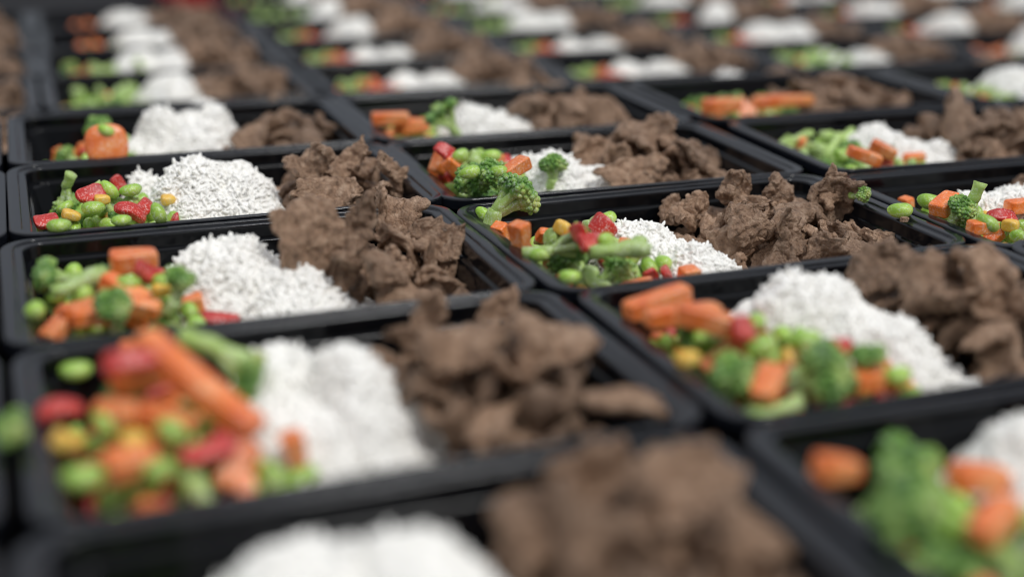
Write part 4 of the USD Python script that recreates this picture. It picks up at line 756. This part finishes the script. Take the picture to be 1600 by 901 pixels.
 (2, 3): dict(seed=122, fine=0, where='the pale-broccoli tray', label='black meal tray at right with pale chopped broccoli stems', rice=[(-0.032, 0.0016, 0.004, 0.03, 0.0369), (-0.006, -0.0082, -0.006, 0.034, 0.041)], rn=4212, veg={'mix': {'bean': 5, 'carrot': 1, 'pepper': 1, 'floret': 2, 'stem': 2.1, 'stick': 4.8}, 'zc': -0.0075, 'hump': 0.006, 'cx': -0.07, 'n': 85, 'cy': 0.0}, beef={'zp': 0.014, 'cx': 0.046, 'cy': -0.0049, 'sx': 0.056, 'sy': 0.0541, 'n': 46}, heroes=[
   ('carrot', -0.0894, -0.067, (0, 20, -20), {'sx': 0.022, 'sy': 0.012, 'sz': 0.009}, 'orange carrot slice at the front of the pale-broccoli tray', 0.0),
   ('carrot', -0.0588, -0.0411, (0, 20, -40), {'sx': 0.018, 'sy': 0.011, 'sz': 0.009}, None, 0.0),
  ]),
 (2, 4): dict(seed=132, fine=0, where='the shiny-walled tray', label='blurred black meal tray at upper right with orange carrots and shiny walls', rice=[(-0.03, 0.0, -0.02, 0.03, 0.0369)], rn=1684, veg={'mix': {'bean': 4, 'carrot': 5, 'floret': 2, 'stem': 0.7, 'stick': 1.6}, 'zc': -0.0135, 'hump': 0.006, 'cx': -0.06, 'n': 78, 'cy': 0.0}, beef={'zp': 0.01, 'cx': 0.03, 'cy': -0.0115, 'sx': 0.054, 'sy': 0.0508, 'n': 39}, heroes=[
   ('carrot', -0.0316, -0.0352, (0, 0, 0), {'sx': 0.05, 'sy': 0.012, 'sz': 0.01}, 'long orange carrot strip in the shiny-walled tray', 0.0),
   ('carrot', -0.0943, -0.0542, (0, 0, 10), {'sx': 0.03, 'sy': 0.016, 'sz': 0.012}, None, 0.0),
  ]),
}
def make_hero(kind, par, rng, fine):
    if kind == 'carrot': return 'carrot', [carrot(rng, sub=3 if fine else 2, **par)]
    if kind == 'round': return 'carrot', [superell(rng, 0.026, 0.025, 0.008, 0.72, 3, 0.02)]
    if kind == 'pepper': return 'pepper', [pepper(rng, **par)]
    if kind == 'corn': return 'corn', [corn(rng)]
    if kind == 'bean':
        v, f = bean(rng, 3 if fine else 2, 0.0 if 'L' in par else 0.35)
        return 'bean', [(v * (par['L'] / np.ptp(v[:, 0])) if 'L' in par else v, f)]
    if kind == 'floret': return 'floret', list(floret(rng, **par))
    if kind == 'stick': return 'stick', [stick(rng, **par)]
    if kind == 'stem': return 'floret', list(stem_piece(rng, **par))
    nu, nv = {2: (60, 42), 1: (48, 32), 0: (30, 20)}[fine]
    return 'beef', [slice_mesh(rng, par['L'], par['W'], par['T'], nu, nv, par['fold'], par['curl'], rough=min(1.0, par['L'] / 0.03))]
def build_heap(S, heap_solver=None, org=None, rz=0.0):
    hp = Heap(S['seed']); rh = None
    if S.get('rice'):
        rh = rice_height(S['rice'], S['seed']); rh = np.where(INS > 0.0165, rh, -0.06); hp.H = np.maximum(hp.H, rh)
    v, b = S['veg'], S['beef']
    hp.fill(veg_maker(v['mix'], S['fine']), veg_target(v['zc'], v['hump'], v['cx'], v.get('cy', 0)), v.get('region', (-0.096, v['cx'] + 0.046, -0.064, 0.062)), 40, 0.0045, int(v['n'] * 1.3), margin=0.0125)
    hp.fill(beef_maker(min(S['fine'], 1)), meat_target(b['zp'], b['cx'], b['cy'], b['sx'], b['sy']), (b['cx'] - b['sx'] * 0.95, 0.098, -0.062, 0.062), 34, 0.003, int(b['n'] * 1.7), soft=0.955, tilt=0.75, margin=0.009)
    rng = np.random.default_rng(S['seed'] + 5)
    for k, (kind, x, y, rot, par, label, sink) in enumerate(S['heroes']):
        kk, ms = make_hero(kind, par, rng, S['fine'])
        R = rotm(*[math.radians(a) for a in rot])
        soft = 0.94 if kind == 'beef' else 0.97
        if heap_solver: x, y = heap_solver(hp, ms, R, x, y, soft, sink, org, rz); S['heroes'][k] = (kind, x, y, rot, par, label, sink)
        hp.hero(kk, ms, x, y, R, sink, soft, info={'label': label})
    return hp, rh
for (col, row), S in NEAR.items():
    org, rz = tray_org(col, row)
    put_tray(org, rz, S['label'])
    hp, rh = build_heap(S)
    emit_rice(rh, S['rn'], S['seed'] + 3, org, rz, f"white rice mound between the vegetables and beef in {S['where']}")
    emit(hp, org, rz, S['where'])

# ------------------------------------------------------------------ far trays: three fillings of each kind, copied into every blurred tray
def far_heap(name, kind, seed, part):
    hp = Heap(seed)
    if part == 'veg':
        mixes = [dict(bean=7, carrot=4, pepper=2, corn=1, floret=2, stick=2), dict(bean=4, carrot=8, pepper=2, corn=1, floret=1, stick=1), dict(bean=9, carrot=2, corn=1, floret=4, stick=3), dict(bean=4, carrot=4, pepper=4, corn=3, floret=2, stick=1), dict(bean=5, carrot=6, pepper=1, corn=2, floret=2, stick=3)]
        hp.fill(veg_maker(mixes[seed % 5], False), veg_target(-0.008, 0.008, -0.062), (-0.096, -0.018, -0.062, 0.060), 20, 0.005, 120)
    else:
        hp.fill(beef_maker(0), meat_target(0.008 + 0.003 * (seed % 3), 0.056, 0.0, 0.05, 0.052), (0.012, 0.098, -0.062, 0.062), 18, 0.003, 60, soft=0.955, tilt=0.7)
    return hp
def far_thing(hp, name, label, cat, org, rz, group):
    t = thing(name, label, cat, org, rz, group); by = {}
    for it in hp.items: by.setdefault(it['kind'], []).append([(v + it['loc'], f) for v, f in it['meshes']])
    for kind, ms in by.items():
        if kind == 'floret':
            tag(obj('broccoli_stalk', cat_mesh([m[0] for m in ms]), 'stalk', t, True), kind='stuff'); tag(obj('broccoli_crown', cat_mesh([m[1] for m in ms]), 'crown', t, True), kind='stuff')
        else: tag(obj(KINDS[kind][0], cat_mesh([m[0] for m in ms]), KINDS[kind][1], t, True), kind='stuff')
    return t
RICE_FAR = [[(-0.012, 0.004, 0.002, 0.036, 0.052), (0.012, 0.0, -0.002, 0.03, 0.05)], [(-0.008, -0.004, 0.007, 0.034, 0.050)], [(-0.016, 0.010, 0.002, 0.036, 0.050), (0.01, -0.010, 0.003, 0.03, 0.045)],
            [(-0.022, 0.016, -0.006, 0.030, 0.036), (0.004, -0.012, -0.003, 0.036, 0.046)], [(0.004, 0.012, 0.009, 0.024, 0.034), (-0.016, -0.014, -0.008, 0.034, 0.044)]]
protos = {}
def seen_in_frame(p):
    d = np.asarray(p) - CAM; z = d @ fwd
    if z < 0.2: return False
    x, y = 800 + FPX * (d @ rgt) / z, 450.5 - FPX * (d @ upv) / z; m = 0.15 * FPX / z
    return -m < x < 1600 + m and -70 * 1.0 / max(z, .5) - 12 < y < 901 + m
LAST = {-1: 9, 0: 9, 1: 10}
for row in range(0, 13):
    for col in range(-1, 9):
        if (col, row) in NEAR or row > LAST.get(col, 11): continue
        org, rz = tray_org(col, row)
        if not seen_in_frame(org): continue
        r = np.random.default_rng(777 + col * 131 + row * 17)
        spot = f'{ROWN[row]} from the front in the {COLN[col]} column'
        put_tray(org, rz, f'black plastic meal tray, {spot}')
        for part, name, cat, grp, txt in (('rice', 'rice_mound', 'rice', 'white rice mounds in the far trays', 'blurred white rice mound in the tray'), ('veg', 'vegetable_heap', 'vegetables', 'mixed vegetable heaps in the far trays', 'blurred mixed vegetables in the tray'), ('beef', 'beef_pile', 'beef', 'beef piles in the far trays', 'blurred brown beef pile in the tray')):
            n = 5 if part != 'beef' else 4
            k = int(r.integers(n)); key = (part, k)
            loc = org + np.array([r.normal() * 0.002, r.normal() * 0.003, 0.0])
            if part == 'rice': loc = org
            lab = f'{txt} {spot}'
            if key in protos: copy_of(protos[key], name, lab, cat, loc, rz, grp)
            elif part == 'rice':
                h = rice_height(RICE_FAR[k], 300 + k); h = np.where(INS > 0.0165, h, -0.06)
                protos[key] = emit_rice(h, 1700, 310 + k, loc, rz, lab, False); tag(protos[key], group=grp)
            else: protos[key] = far_thing(far_heap(name, part, 400 + k, part), name, lab, cat, loc, rz, grp)

# ------------------------------------------------------------------ beyond the last row: a red plastic crate; a stray bean on the rims at the left edge
def crate(loc, rz):
    t = thing('red_crate', 'red plastic crate standing behind the last tray row at upper left', 'crate', loc, rz)
    def bx(w, d, h, x, y, z): b = trimesh.creation.box((w, d, h)); b.apply_translation((x, y, z)); return b
    w, d, h = 0.104, 0.20, 0.12
    obj('base', bx(w, d, 0.006, 0, 0, 0.003), 'red', t)
    for s in (-1, 1):
        obj('side_wall', bx(0.004, d, h - 0.006, s * (w / 2 - 0.002), 0, h / 2 + 0.003), 'red', t)
        obj('end_wall', trimesh.util.concatenate([bx(w - 0.008, 0.004, 0.07, 0, s * (d / 2 - 0.002), 0.041), bx(w - 0.008, 0.004, 0.018, 0, s * (d / 2 - 0.002), 0.111), bx(0.022, 0.004, 0.026, -0.037, s * (d / 2 - 0.002), 0.089), bx(0.022, 0.004, 0.026, 0.037, s * (d / 2 - 0.002), 0.089)]), 'red', t)
    obj('top_lip', trimesh.util.concatenate([bx(w + 0.008, 0.006, 0.006, 0, s * (d / 2 + 0.001), h + 0.003) for s in (-1, 1)] + [bx(0.006, d - 0.004, 0.006, s * (w / 2 + 0.001), 0, h + 0.003) for s in (-1, 1)]), 'red', t)
crate((0.283, 2.03, -DEPTH - 0.001 - DROP2), 4.0)
